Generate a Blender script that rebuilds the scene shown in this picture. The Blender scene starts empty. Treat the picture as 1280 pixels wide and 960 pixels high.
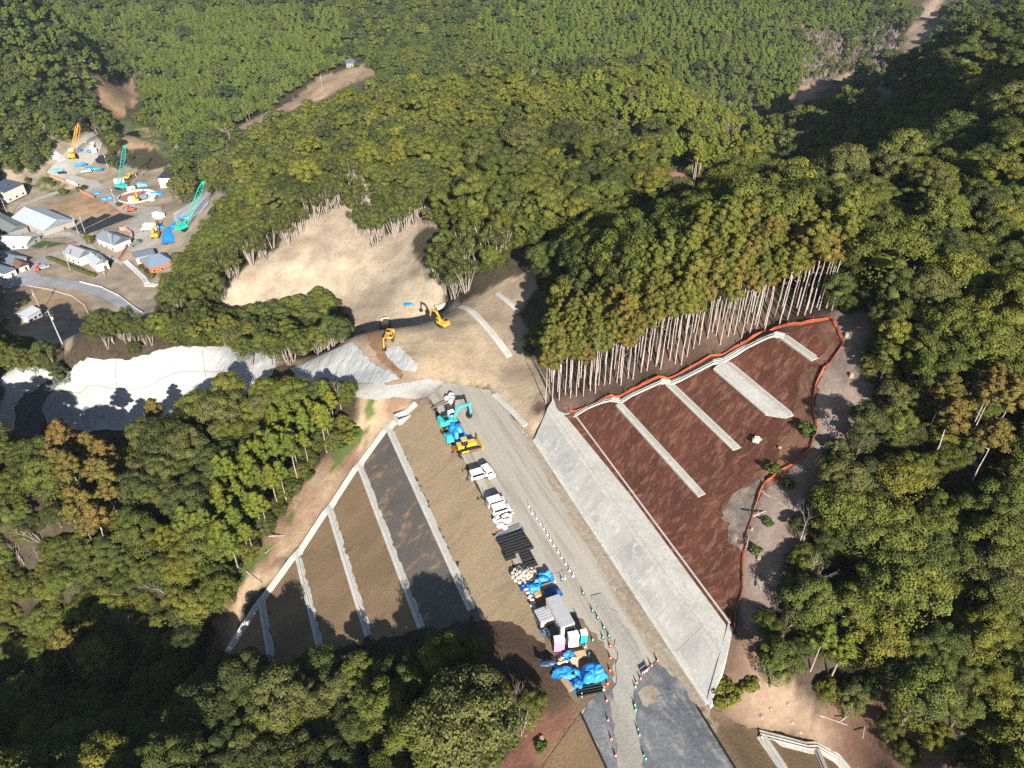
import bpy, bmesh, math, random
import numpy as np
from mathutils import Vector, Matrix, geometry as mgeo
random.seed(7)
rng = np.random.default_rng(11)
sc = bpy.context.scene
COL = sc.collection
R = math.radians

# ------------------------------------------------------------------ camera
H, F, PITCH = 100.0, 888.0, R(36)
CP_, SP_ = math.cos(PITCH), math.sin(PITCH)
def ray(x, y):
    a = (x - 640) / F; t = (480 - y) / F
    return np.array([a, CP_ + t * SP_, -SP_ + t * CP_])
def at(x, y, z=0.0):                     # a point of the photo on a level plane
    d = ray(x, y); s = (z - H) / d[2]
    return np.array([d[0] * s, d[1] * s, z])
cd = bpy.data.cameras.new('camera'); cam = bpy.data.objects.new('camera', cd); COL.objects.link(cam)
cam.location = (0, 0, H); cam.rotation_euler = (R(90) - PITCH, 0, 0)
cd.angle = 2 * math.atan(640 / F); cd.clip_start = 1; cd.clip_end = 6000
sc.camera = cam

# ------------------------------------------------------------------ road axes
AZ = R(-23.4)
AX = np.array([math.sin(AZ), math.cos(AZ)]); BX = np.array([math.cos(AZ), -math.sin(AZ)])
def uv_of(x, y): return x * BX[0] + y * BX[1], x * AX[0] + y * AX[1]
def xy_of(u, v): return u * BX[0] + v * AX[0], u * BX[1] + v * AX[1]

# cross profile of the earthworks: fill 1:1.8 with 5 m lifts on the left, cut with 7 m lifts on the right
PU = [-30, -20.6, -11.5, -10.5, -2.3, -1.2, 6.6, 7.6, 15.3, 16.4, 23.7, 24.9, 33.5, 51.6, 52.6, 57.3, 60.2, 64.9, 66.3, 71.7, 73.5, 79.0, 80.8, 85.9, 87.7, 95]
PZ = [-35, -30, -25, -25, -20, -20, -15, -15, -10, -10, -5, -5, 0, 0, 0.1, 4.5, 4.6, 11.5, 11.6, 18.5, 18.6, 25.5, 25.6, 32.5, 32.6, 39]
PU2 = [-30, 31, 47.4, 55, 57, 66, 90]            # near end: fill on both sides
PZ2 = [-34, 0, 0, -5, -5.1, -10, -22]
def prof(u): return np.interp(u, PU, PZ)
def prof2(u): return np.interp(u, PU2, PZ2)
def pick_prof(px, py, pf=prof):
    d = ray(px, py); s = np.arange(60, 420, 0.1)
    u, v = uv_of(d[0] * s, d[1] * s); z = H + d[2] * s
    i = int(np.argmax(z <= pf(u)))
    return np.array([d[0] * s[i], d[1] * s[i], z[i]])

def smooth(a): a = np.clip(a, 0, 1); return a * a * (3 - 2 * a)
def inpoly(x, y, P):
    x = np.asarray(x, float); y = np.asarray(y, float); P = np.asarray(P, float)
    c = np.zeros(x.shape, bool); n = len(P); j = n - 1
    for i in range(n):
        xi, yi = P[i][0], P[i][1]; xj, yj = P[j][0], P[j][1]
        if yi != yj:
            c ^= ((yi > y) != (yj > y)) & (x < (xj - xi) * (y - yi) / (yj - yi) + xi)
        j = i
    return c
def polydist(x, y, P, closed=True):
    x = np.asarray(x, float); y = np.asarray(y, float); P = np.asarray(P, float)
    D = np.full(x.shape, 1e9); n = len(P)
    for i in range(n if closed else n - 1):
        a = P[i][:2]; b = P[(i + 1) % n][:2]; ab = b - a
        t = np.clip(((x - a[0]) * ab[0] + (y - a[1]) * ab[1]) / max(ab @ ab, 1e-9), 0, 1)
        D = np.minimum(D, np.hypot(x - a[0] - t * ab[0], y - a[1] - t * ab[1]))
    return D

# outlines of the two earthworks (from points of the photo on the profile)
LEFT_PX = [(540, 497), (548, 515), (600, 610), (640, 700), (668, 760), (690, 812), (640, 775), (600, 775), (525, 787), (457, 800), (400, 818), (340, 832), (275, 838),
           (285, 815), (330, 750), (377, 690), (415, 635), (453, 580), (490, 535), (518, 507)]
RIGHT_PX = [(655, 545), (720, 516), (775, 502), (840, 478), (905, 449), (980, 417), (1038, 400), (1050, 432), (1018, 490), (1013, 560), (950, 622), (932, 680), (921, 770), (920, 797), (884, 880)]
LEFT = np.array([pick_prof(*p) for p in LEFT_PX])
RIGHT = np.array([pick_prof(*p) for p in RIGHT_PX])
ROADP = np.array([at(*p) for p in [(548, 515), (535, 495), (560, 478), (612, 488), (655, 540), (700, 600), (775, 690), (884, 880), (872, 885), (926, 970), (978, 1050), (800, 1050), (762, 970), (726, 893), (690, 812), (668, 760), (640, 700), (600, 610)]])
BR = np.array([pick_prof(*p, prof2) for p in [(872, 885), (940, 912), (1010, 927), (1075, 975), (1000, 1060), (926, 970)]])
BL = np.array([pick_prof(*p, prof2) for p in [(726, 893), (762, 970), (800, 1050), (660, 1060), (680, 955)]])

# ------------------------------------------------------------------ natural ground: heights at points of the photo
CPT = [  # px, py, ground height, height of the canopy that the pixel shows (0 = bare ground)
 # right hill
 (1100,400,38,0),(1090,470,34,0),(1060,560,25,0),(1000,640,17,0),(960,720,10,0),(940,800,5,0),(930,870,0,0),(1000,890,-3,0),(1080,930,-7,0),
 (1150,300,35,13),(1270,300,39,13),(1200,450,29,13),(1270,450,31,13),(1150,600,16,13),(1270,620,18,13),(1150,750,5,13),(1270,780,8,13),(1150,870,-3,13),(1270,930,-3,13),(1200,960,-8,0),
 (1000,205,33,13),(1280,220,38,13),(1120,200,36,13),
 # cedar row
 (690,515,5,0),(760,490,11,0),(850,462,20,0),(950,425,29,0),(1030,390,37,0),(800,300,25,13),(900,300,32,14),(900,250,28,13),(850,240,18,12),(900,200,18,12),(850,213,23,0),
 # middle hill
 (690,370,7,13),(700,300,13,13),(700,250,15,13),(600,250,10,13),(570,350,3,0),(665,340,11,0),(620,370,7,0),(575,388,4,0),(680,440,5,0),
 (700,200,13,12),(600,200,9,12),(600,150,2,12),(700,130,2,12),(830,130,2,12),(830,70,5,11),(720,78,4,11),(600,90,4,11),(540,104,0,11),(450,150,-10,12),(450,200,-3,12),(520,220,1,12),
 (380,180,-17,12),(400,130,-13,12),(940,130,-12,12),(940,220,-3,12),(960,200,-10,12),
 (300,190,-23,12),(300,250,-16,12),(250,340,-24,12),(200,385,-43,12),(230,260,-48,12),(215,330,-50,12),
 # cut face and pad
 (270,385,-17,0),(240,398,-19,0),(290,350,-12,0),(350,310,-6,0),(440,240,5,0),(350,345,-11,0),(430,290,-1,0),(450,345,-9,0),(450,385,-13,0),(350,380,-15,0),(540,265,4,0),(500,300,-2,0),(500,330,-5,0),(540,375,-6,0),(500,385,-9,0),
 (500,410,3,0),(450,415,0,0),(560,430,4,0),(600,470,2,0),(640,500,1.5,0),(635,445,3,0),(690,500,4,0),(530,450,3,0),
 (470,465,-0.5,0),(440,490,-1,0),(420,455,-3,0),(390,465,-6,0),(540,485,0,0),(480,490,-.3,0),
 # white sheeted slope
 (340,433,-9,0),(230,437,-11,0),(130,452,-12,0),(100,465,-13,0),(340,455,-10,0),(250,470,-18,0),(180,500,-23,0),(110,512,-25,0),(70,500,-23,0),(40,500,-24,0),(20,530,-27,0),(40,470,-17,0),(0,480,-20,0),(0,464,-14,0),(80,462,-14,0),
 (300,412,-24,0),(150,436,-38,0),(200,428,-37,0),(120,446,-36,0),(250,424,-33,0),(380,405,-20,0),(100,440,-38,0),(20,455,-34,0),
 # left wood
 (60,560,-18,12),(200,530,-23,12),(300,510,-17,12),(400,485,-11,12),(470,520,-4,0),(440,560,-9,0),(400,605,-14,0),(350,655,-19,0),(310,700,-23,0),(285,745,-27,0),
 (300,580,-20,13),(200,650,-27,13),(100,700,-33,13),(200,760,-36,13),(0,650,-28,13),(0,575,-16,13),(250,790,-36,0),(0,850,-60,0),(40,800,-48,0),
 # near hill at the bottom
 (400,900,-24,13),(450,830,-20,13),(560,785,-6,12),(600,790,-5,0),(650,850,-2.5,0),(690,860,-.6,0),(680,930,-3,0),(550,930,-13,12),(270,860,-33,12),(200,890,-30,13),(100,920,-32,13),(0,935,-36,13),(400,960,-23,12),(620,950,-8,8),
 # village floor
 (20,220,-53,0),(130,322,-55,0),(60,400,-55,0),(10,420,-55,0),(170,370,-55,0),(200,330,-55,0),(150,250,-54,0),(100,200,-53,0),(215,250,-54,0),(10,330,-55,0),(170,180,-52,0),(145,115,-52,0),(330,150,-52,0),(450,90,-50,0),(230,190,-53,0),(280,215,-48,0),
 (300,120,-57,11),(300,60,-40,11),(300,15,-22,11),(50,150,-40,12),(50,50,-12,12),(50,0,8,12),(110,120,-52,12),(160,80,-56,11),(160,20,-32,11),(10,190,-50,10),
 (450,60,-40,11),(600,40,-22,11),(640,0,-8,11),(900,50,-24,11),(900,0,-2,11),(900,100,-46,11),(1080,100,-50,0),(1000,130,-47,0),(1140,40,-52,0),(1000,0,-7,11),(1100,0,-22,11),(900,170,-37,11),(850,140,-40,11),
 # second ridge on the right
 (1280,10,38,12),(1150,65,15,12),(1010,135,-10,12),(1150,130,13,12),(1250,100,26,12),(1060,150,2,12),
]
CPW = [  # hidden ground, world x y z
 (-300,-100,-45),(0,-100,-30),(150,-100,-10),(260,0,30),(120,228,12),(190,235,14),(60,245,2),(300,400,45),(-400,60,-50),(-400,250,-56),(-260,120,-45),
 (-220,500,-53),(0,520,-45),(120,520,-45),(-150,560,-52),(200,480,-30),(260,600,-40),(420,700,0),(-500,500,0),(-650,700,20),(-500,1000,20),(0,1000,30),(500,1000,30),(-900,200,-30),(900,200,50),(900,1200,40),(-900,1300,40),(0,1300,40),
 (-80,87,-57),(-62,85,-50),(-100,92,-60),(-76,77,-50),(-56,80,-43),(178,246,47),(192,200,62),(205,170,72),(215,130,74),(172,290,30),(-107,123,-17),(-132,122,-9),(-156,126,-11),(330,170,112),(420,260,130),(300,80,80),(520,300,140),(450,120,120),(0,0,-22),(60,20,-14),(-60,0,-40),(-130,40,-46),(120,20,-4),(-36,172,-10),(-20,186,-11),(-60,172,-15),  # includes off-frame rises, raised to throw shade into view
]
pts = []
for px, py, z, c in CPT:
    P = at(px, py, z + c); pts.append((P[0], P[1], z))
pts += CPW
for P in LEFT[list(range(13, 20))]: pts.append(tuple(P))
for P in RIGHT[1:-1]: pts.append(tuple(P))
for u_, v_, z_ in ((50.5, 111, .5), (54, 112, 2.2), (57.3, 112.5, 4.4), (61, 113, 6.5)): pts.append((*xy_of(u_, v_), z_))
for P in BR[1:4]: pts.append(tuple(P))
pts.append(tuple(BL[-1]))
pts = np.array(pts)
S = 100.0
def _phi(r2): return 0.5 * r2 * np.log(r2 + 1e-9)
X = pts[:, :2] / S; n = len(X)
K = _phi(((X[:, None] - X[None]) ** 2).sum(-1)) + np.eye(n) * 0.002
A = np.zeros((n + 3, n + 3)); A[:n, :n] = K; A[:n, n] = 1; A[:n, n + 1:] = X; A[n, :n] = 1; A[n + 1:, :n] = X.T
W = np.linalg.solve(A, np.concatenate([pts[:, 2], np.zeros(3)]))
def tps(x, y):
    out = np.empty(x.shape)
    for i in range(0, x.size, 20000):
        q = np.stack([x.flat[i:i + 20000], y.flat[i:i + 20000]], -1) / S
        k = _phi(((q[:, None] - X[None]) ** 2).sum(-1))
        out.flat[i:i + 20000] = k @ W[:n] + W[n] + q @ W[n + 1:]
    return out

# value noise
_perm = rng.random((256, 256))
def vnoise(x, y):
    xi = np.floor(x).astype(int); yi = np.floor(y).astype(int); fx = smooth(x - xi); fy = smooth(y - yi)
    g = lambda a, b: _perm[a % 256, b % 256]
    return (g(xi, yi) * (1 - fx) + g(xi + 1, yi) * fx) * (1 - fy) + (g(xi, yi + 1) * (1 - fx) + g(xi + 1, yi + 1) * fx) * fy
def fbm(x, y, o=4):
    s = 0; a = 1; t = 0
    for k in range(o): s = s + a * (vnoise(x * 2 ** k + 17 * k, y * 2 ** k + 31 * k) - .5); t += a; a *= .5
    return s / t

# grid along the road axes, finer where the photo is near
def axis(lo, f0, f1, hi, st, grow, extra=()):
    a = list(np.arange(f0, f1, st)) + [f1] + list(extra)
    v, s = f1, st
    while v < hi: s = min(s * grow, 16); v += s; a.append(v)
    v, s = f0, st
    while v > lo: s = min(s * grow, 16); v -= s; a.append(v)
    a = np.array(sorted(a)); keep = np.concatenate([[True], np.diff(a) > 0.05])
    return a[keep]
GU = axis(-760, -110, 130, 900, 1.2, 1.05, PU[1:-1])
GV = axis(-160, 20, 430, 1450, 1.3, 1.035)
UU, VV = np.meshgrid(GU, GV)          # rows: v
XX, YY = xy_of(UU, VV)
ZN = tps(XX, YY)
ZN = np.clip(ZN, -62, 90)
ZZ = ZN.copy()
nd = np.ones(ZZ.shape)
for P, pf in ((BR, prof2), (BL, prof2), (LEFT, prof), (RIGHT, prof), (ROADP, None)):
    I = inpoly(XX, YY, P); D = polydist(XX, YY, P)
    w = np.where(I, 1, smooth(1 - D / 3.5)); 
    if P is ROADP: w = np.where(I, 1, smooth(1 - D / 1.2)) * 1.0
    zp = np.zeros(ZZ.shape) if pf is None else pf(UU)
    if P is ROADP:
        w = np.where(I, 1, np.where(np.isclose(ZZ, prof(UU), atol=.3), 0, smooth(1 - D / 3)))
    ZZ = ZZ * (1 - w) + zp * w
    nd = np.minimum(nd, np.where(I, 0, smooth(D / 6)))
rel = smooth((YY - 235) / 40) * smooth((XX + 90) / 50) + smooth((YY - 560) / 60) * (1 - smooth((XX + 90) / 50))
rel = rel + .35 * smooth((XX - 62) / 20) * smooth((YY - 55) / 30) * (1 - smooth((YY - 235) / 40))
ZZ += nd * rel * (34 * fbm(XX / 85 + 3.3, YY / 85 + 8.1, 3))
ZZ += nd * (1.6 * fbm(XX / 22, YY / 22, 4) + .5 * fbm(XX / 5, YY / 5, 3))

def h(x, y):
    x = np.asarray(x, float); y = np.asarray(y, float); u, v = uv_of(x, y)
    i = np.clip(np.searchsorted(GU, u) - 1, 0, len(GU) - 2); j = np.clip(np.searchsorted(GV, v) - 1, 0, len(GV) - 2)
    fu = np.clip((u - GU[i]) / (GU[i + 1] - GU[i]), 0, 1); fv = np.clip((v - GV[j]) / (GV[j + 1] - GV[j]), 0, 1)
    return (ZZ[j, i] * (1 - fu) + ZZ[j, i + 1] * fu) * (1 - fv) + (ZZ[j + 1, i] * (1 - fu) + ZZ[j + 1, i + 1] * fu) * fv
_S = np.arange(55, 1500, .4)
def pick(px, py, up=0.0):                     # the point of the ground (plus up) seen at a pixel
    d = ray(px, py); z = H + d[2] * _S; g = h(d[0] * _S, d[1] * _S) + up
    i = int(np.argmax(z <= g))
    if i == 0: i = len(_S) - 1
    a, b = z[i - 1] - g[i - 1], z[i] - g[i]; t = a / (a - b) if a != b else 0; s = _S[i - 1] + t * .4
    return np.array([d[0] * s, d[1] * s, float(h(d[0] * s, d[1] * s))])
def proj(x, y, z):
    dz = np.asarray(z) - H; de = np.asarray(y) * CP_ - dz * SP_; vv = np.asarray(y) * SP_ + dz * CP_
    de = np.maximum(de, .1)
    return 640 + F * np.asarray(x) / de, 480 - F * vv / de, de
# ------------------------------------------------------------------ helpers: materials
def lin(c): c = c / 255; return c / 12.92 if c <= .04045 else ((c + .055) / 1.055) ** 2.4
def C(r, g, b, k=1.0): return (lin(r) / k, lin(g) / k, lin(b) / k, 1)
def P_(r, g, b, k=1.5): return C(r, g, b, k)            # base colour from the colour that a sunlit level surface shows
class NT:
    def __init__(s, name):
        s.m = bpy.data.materials.new(name); s.m.use_nodes = True; s.t = s.m.node_tree; s.b = s.t.nodes['Principled BSDF']
        s.b.inputs['Specular IOR Level'].default_value = .25
    def n(s, typ, **k):
        o = s.t.nodes.new(typ)
        for a, v in k.items(): setattr(o, a, v)
        return o
    def l(s, a, b): s.t.links.new(a, b)
    def coord(s, rot=0.0, scale=(1, 1, 1)):
        g = s.n('ShaderNodeTexCoord'); m = s.n('ShaderNodeMapping'); m.inputs['Rotation'].default_value = (0, 0, rot); q = s.n('ShaderNodeMapping'); q.inputs['Scale'].default_value = scale
        s.l(g.outputs['Object'], m.inputs['Vector']); s.l(m.outputs[0], q.inputs['Vector']); return q.outputs[0]
    def noise(s, vec, scale, detail=5, rough=.6, dist=0):
        o = s.n('ShaderNodeTexNoise'); o.inputs['Scale'].default_value = scale; o.inputs['Detail'].default_value = detail
        o.inputs['Roughness'].default_value = rough; o.inputs['Distortion'].default_value = dist
        s.l(vec, o.inputs['Vector']); return o.outputs[0]
    def ramp(s, fac, stops):
        o = s.n('ShaderNodeValToRGB'); e = o.color_ramp.elements
        while len(e) < len(stops): e.new(.5)
        for x, (p, c) in zip(e, stops): x.position = p; x.color = c if len(c) == 4 else (*c, 1)
        s.l(fac, o.inputs[0]); return o.outputs[0]
    def mix(s, fac, a, b, mode='MIX'):
        o = s.n('ShaderNodeMix', data_type='RGBA', blend_type=mode)
        for i, v in ((0, fac), (6, a), (7, b)):
            if hasattr(v, 'is_linked'): s.l(v, o.inputs[i])
            else: o.inputs[i].default_value = v
        return o.outputs[2]
    def bump(s, hgt, strength, dist=.1):
        o = s.n('ShaderNodeBump'); o.inputs['Strength'].default_value = strength; o.inputs['Distance'].default_value = dist
        s.l(hgt, o.inputs['Height']); s.l(o.outputs[0], s.b.inputs['Normal'])
def g_(v): return (v, v, v, 1)
def earth(name, c1, c2, c3, scale=.12, stretch=(1, 1, 1), fine=1.2, rough=.95, bump=.5, lo=.35, hi=.65, sp=.75, bd=.25):
    """soil, gravel, concrete: two-tone patches, a third tone in spots, fine grain and bump; stretched along the road axis if asked"""
    s = NT(name); v = s.coord(-AZ * -1, stretch); w = s.coord()
    a = s.noise(v, scale, 6, .62, .4); b = s.noise(v, scale * 4.7, 5, .65); f = s.noise(w, fine, 6, .7)
    col = s.ramp(a, [(lo, c1), (hi, c2)])
    col = s.mix(s.ramp(b, [(sp - .17, g_(0)), (sp, g_(1))]), col, c3)
    col = s.mix(.55, col, s.ramp(f, [(.25, g_(.45)), (.75, g_(1.35) )]), 'MULTIPLY')
    s.l(col, s.b.inputs['Base Color']); s.b.inputs['Roughness'].default_value = rough
    s.bump(f, bump, bd); return s.m
def plain(name, col, rough=.6, metal=0, var=.12, scale=1.5, spec=.3):
    s = NT(name); w = s.coord(); f = s.noise(w, scale, 5, .7)
    c = s.mix(1.0, col, s.ramp(f, [(.3, g_(1 - var * 1.6)), (.7, g_(1 + var * .6))]), 'MULTIPLY')
    s.l(c, s.b.inputs['Base Color']); s.b.inputs['Roughness'].default_value = rough; s.b.inputs['Metallic'].default_value = metal
    s.b.inputs['Specular IOR Level'].default_value = spec
    return s.m
MC = {}
def pm(r, g, b, rough=.6, metal=0, k=1.5, var=.12):
    key = (r, g, b, rough, metal, k, var)
    if key not in MC: MC[key] = plain('paint_%d_%d_%d' % (r, g, b), P_(r, g, b, k), rough, metal, var)
    return MC[key]

# ------------------------------------------------------------------ helpers: meshes and objects
class MB:
    def __init__(s): s.v = []; s.f = []; s.m = []
    def add(s, V, Fc, mi=0, M=None):
        k = len(s.v)
        for p in V:
            p = Vector(p); s.v.append(tuple(M @ p if M is not None else p))
        for f in Fc: s.f.append(tuple(i + k for i in f)); s.m.append(mi)
        return s
    def box(s, c, d, rz=0, M=None, mi=0, taper=1.0, rx=0, ry=0):
        x, y, z = d[0] / 2, d[1] / 2, d[2] / 2; t = taper
        V = [(-x, -y, -z), (x, -y, -z), (x, y, -z), (-x, y, -z), (-x * t, -y * t, z), (x * t, -y * t, z), (x * t, y * t, z), (-x * t, y * t, z)]
        T = Matrix.Translation(c) @ Matrix.Rotation(rz, 4, 'Z') @ Matrix.Rotation(rx, 4, 'X') @ Matrix.Rotation(ry, 4, 'Y')
        if M is not None: T = M @ T
        return s.add(V, [(3, 2, 1, 0), (4, 5, 6, 7), (0, 1, 5, 4), (1, 2, 6, 5), (2, 3, 7, 6), (3, 0, 4, 7)], mi, T)
    def prism(s, poly, y0, y1, axis='y', mi=0, M=None):
        """polygon in the other two axes (x,z for y; x,y for z; y,z for x) extruded from y0 to y1"""
        n = len(poly); f = {'y': lambda a, b, c: (a, c, b), 'z': lambda a, b, c: (a, b, c), 'x': lambda a, b, c: (c, a, b)}[axis]
        V = [f(a, b, y0) for a, b in poly] + [f(a, b, y1) for a, b in poly]
        return s.add(V, [tuple(range(n)), tuple(range(2 * n - 1, n - 1, -1))] + [(i, i + n, (i + 1) % n + n, (i + 1) % n) for i in range(n)], mi, M)
    def tube(s, p0, p1, r0, r1=None, n=6, mi=0, cap=True, M=None):
        p0, p1 = Vector(p0), Vector(p1); d = (p1 - p0)
        if d.length < 1e-6: return s
        r1 = r0 if r1 is None else r1; d.normalize(); a = d.orthogonal().normalized(); b = d.cross(a)
        V = [p + (a * math.cos(2 * math.pi * i / n) + b * math.sin(2 * math.pi * i / n)) * r for p, r in ((p0, r0), (p1, r1)) for i in range(n)]
        Fc = [(i, (i + 1) % n, (i + 1) % n + n, i + n) for i in range(n)]
        if cap: Fc += [tuple(range(n - 1, -1, -1)), tuple(range(n, 2 * n))]
        return s.add(V, Fc, mi, M)
    def lump(s, c, r, seed=0, n=8, m=5, amp=.2, flat=.7, mi=0):
        rr = random.Random(seed); V = []; Fc = []
        r = (r, r, r * flat) if not isinstance(r, tuple) else r
        for j in range(m + 1):
            ph = math.pi * j / m
            for i in range(n):
                th = 2 * math.pi * i / n; k = 1 + rr.uniform(-amp, amp)
                V.append((c[0] + r[0] * k * math.sin(ph) * math.cos(th), c[1] + r[1] * k * math.sin(ph) * math.sin(th), c[2] + r[2] * k * math.cos(ph)))
        for j in range(m):
            for i in range(n): Fc.append((j * n + i, (j + 1) * n + i, (j + 1) * n + (i + 1) % n, j * n + (i + 1) % n))
        return s.add(V, Fc, mi)
    def build(s, name, mats, parent=None, smooth_=False, loc=None):
        me = bpy.data.meshes.new(name); me.from_pydata(s.v, [], s.f)
        for m in (mats if isinstance(mats, (list, tuple)) else [mats]): me.materials.append(m)
        me.polygons.foreach_set('material_index', s.m)
        if smooth_: me.polygons.foreach_set('use_smooth', [True] * len(s.f))
        bm = bmesh.new(); bm.from_mesh(me); bmesh.ops.recalc_face_normals(bm, faces=bm.faces); bm.to_mesh(me); bm.free()
        o = bpy.data.objects.new(name, me); COL.objects.link(o)
        if parent is not None: o.parent = parent
        if loc is not None: o.location = loc
        return o
def tag(o, label=None, cat=None, group=None, kind=None):
    if label: o['label'] = label
    if cat: o['category'] = cat
    if group: o['group'] = group
    if kind: o['kind'] = kind
    return o
def thing(name, label, cat, loc=(0, 0, 0), rz=0, group=None):
    o = bpy.data.objects.new(name, None); COL.objects.link(o); o.location = [float(a) for a in loc]; o.rotation_euler = (0, 0, rz); o.empty_display_size = .3
    return tag(o, label, cat, group)
def copy_tree(o, loc=None, rz=None, label=None, group=None, parent=None, scale=None):
    c = o.copy(); COL.objects.link(c)
    if parent is not None: c.parent = parent
    if loc is not None: c.location = [float(a) for a in loc]
    if rz is not None: c.rotation_euler = (0, 0, rz)
    if scale is not None: c.scale = scale
    if label: c['label'] = label
    if group: c['group'] = group
    for ch in list(o.children): copy_tree(ch, parent=c)
    return c
def npmesh(name, V, Fq, mats, mi=None, smooth_=False):
    me = bpy.data.meshes.new(name); V = np.asarray(V, np.float32); Fq = np.asarray(Fq, np.int32)
    me.vertices.add(len(V)); me.vertices.foreach_set('co', V.ravel())
    k = Fq.shape[1]; me.loops.add(Fq.size); me.loops.foreach_set('vertex_index', Fq.ravel())
    me.polygons.add(len(Fq)); me.polygons.foreach_set('loop_start', np.arange(len(Fq), dtype=np.int32) * k)
    if mi is not None: me.polygons.foreach_set('material_index', np.asarray(mi, np.int32))
    if smooth_: me.polygons.foreach_set('use_smooth', np.ones(len(Fq), bool))
    me.update(calc_edges=True); me.validate()
    for m in mats: me.materials.append(m)
    return me
def subdiv(P, step, closed=True, rough=0.0, seed=1):
    """points along a world polyline, every `step`, ragged sideways by `rough`"""
    P = [np.asarray(p, float)[:2] for p in P]; out = []; n = len(P); rr = np.random.default_rng(seed)
    for i in range(n if closed else n - 1):
        a, b = P[i], P[(i + 1) % n]; L = np.linalg.norm(b - a); k = max(1, int(L / step)); nn = np.array([-(b - a)[1], (b - a)[0]]) / max(L, 1e-9)
        for j in range(k): out.append(a + (b - a) * j / k + nn * rr.normal(0, rough))
    if not closed: out.append(P[-1])
    return np.array(out)
def sheet(name, poly, off, mat, step=1.2, rough=0.0, seed=1, zf=None):
    """a sheet of ground cover inside a world polygon, following the terrain grid, `off` above it"""
    Pn = subdiv(poly, step, True, rough, seed); zf = zf or h
    u, v = uv_of(Pn[:, 0], Pn[:, 1])
    gu = GU[(GU > u.min()) & (GU < u.max())]; gv = GV[(GV > v.min()) & (GV < v.max())]
    if len(gu) and len(gv):
        a, b = np.meshgrid(gu, gv); x, y = xy_of(a.ravel(), b.ravel())
        k = inpoly(x, y, Pn) & (polydist(x, y, Pn) > .45); x, y = x[k], y[k]
    else: x = y = np.zeros(0)
    allp = [Vector(p) for p in Pn.tolist()] + [Vector((p, q)) for p, q in zip(x.tolist(), y.tolist())]
    n = len(Pn); V2, _, Fc, *_ = mgeo.delaunay_2d_cdt(allp, [], [list(range(n))], 1, 1e-4)
    xs = np.array([p[0] for p in V2]); ys = np.array([p[1] for p in V2]); zs = zf(xs, ys) + off
    me = bpy.data.meshes.new(name); me.from_pydata(np.stack([xs, ys, zs], -1).tolist(), [], [tuple(f) for f in Fc]); me.materials.append(mat)
    bm = bmesh.new(); bm.from_mesh(me)
    for f in bm.faces:
        if f.normal.z < 0: f.normal_flip()
        f.smooth = True
    bm.to_mesh(me); bm.free()
    o = bpy.data.objects.new(name, me); COL.objects.link(o); return o
def pxs(L, z=None): return [pick(*p) if z is None else at(p[0], p[1], z) for p in L]
def uvp(L): return [np.array(xy_of(u, v)) for u, v in L]
def sweep(mb, path, sect, mi=0, M=None, zup=True, close=False):
    """sweep a cross section (side, height) along a path of 3-D points with mitred corners"""
    P = [np.asarray(p, float) for p in path]; n = len(P); k = len(sect); V = []
    for i in range(n):
        d0 = P[i] - P[i - 1] if i else P[1] - P[0]; d1 = P[i + 1] - P[i] if i < n - 1 else P[i] - P[i - 1]
        d0 = d0[:2] / max(np.linalg.norm(d0[:2]), 1e-6); d1 = d1[:2] / max(np.linalg.norm(d1[:2]), 1e-6)
        t = d0 + d1; t /= max(np.linalg.norm(t), 1e-6); c = max(t @ d0, .5); nn = np.array([t[1], -t[0]]) / c
        for a, b in sect: V.append((P[i][0] + nn[0] * a, P[i][1] + nn[1] * a, P[i][2] + b))
    Fc = [(i * k + j, i * k + (j + 1) % k, (i + 1) * k + (j + 1) % k, (i + 1) * k + j) for i in range(n - 1) for j in range(k)]
    Fc += [tuple(range(k)), tuple(range((n - 1) * k + k - 1, (n - 1) * k - 1, -1))]
    return mb.add(V, Fc, mi, M)
def onground(P, off=0.0, step=1.5):
    q = subdiv(P, step, False); return [np.array([x, y, float(h(x, y)) + off]) for x, y in q]

# ------------------------------------------------------------------ world, sun
SUN_AZ, SUN_EL = R(-13), R(26)            # the shadows run away from the camera, a little to the left
w = bpy.data.worlds.new('World'); sc.world = w; w.use_nodes = True
sky = w.node_tree.nodes.new('ShaderNodeTexSky'); sky.sky_type = 'NISHITA'; sky.sun_disc = False
sky.sun_elevation = SUN_EL; sky.sun_rotation = R(180) - 0 + SUN_AZ; sky.altitude = 200; sky.air_density = 1; sky.dust_density = .6; sky.ozone_density = 1
bg = w.node_tree.nodes['Background']; w.node_tree.links.new(sky.outputs[0], bg.inputs[0]); bg.inputs[1].default_value = .06
ld = bpy.data.lights.new('sun', 'SUN'); ld.energy = 5.0; ld.angle = R(.5); ld.color = (1, .95, .86)
lo = bpy.data.objects.new('sun', ld); COL.objects.link(lo); lo.location = (0, 0, 300)
sd = Vector((math.sin(SUN_AZ) * math.cos(SUN_EL), math.cos(SUN_AZ) * math.cos(SUN_EL), -math.sin(SUN_EL)))
lo.rotation_euler = sd.to_track_quat('-Z', 'Y').to_euler()
sc.view_settings.view_transform = 'Standard'; sc.view_settings.look = 'None'; sc.view_settings.gamma = 1; sc.view_settings.use_curve_mapping = False
sc.view_settings.exposure = 1.45
sc.cycles.use_denoising = False; sc.cycles.max_bounces = 5; sc.cycles.diffuse_bounces = 2; sc.cycles.transparent_max_bounces = 6; sc.cycles.volume_bounces = 0; sc.cycles.caustics_reflective = False; sc.cycles.caustics_refractive = False
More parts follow.
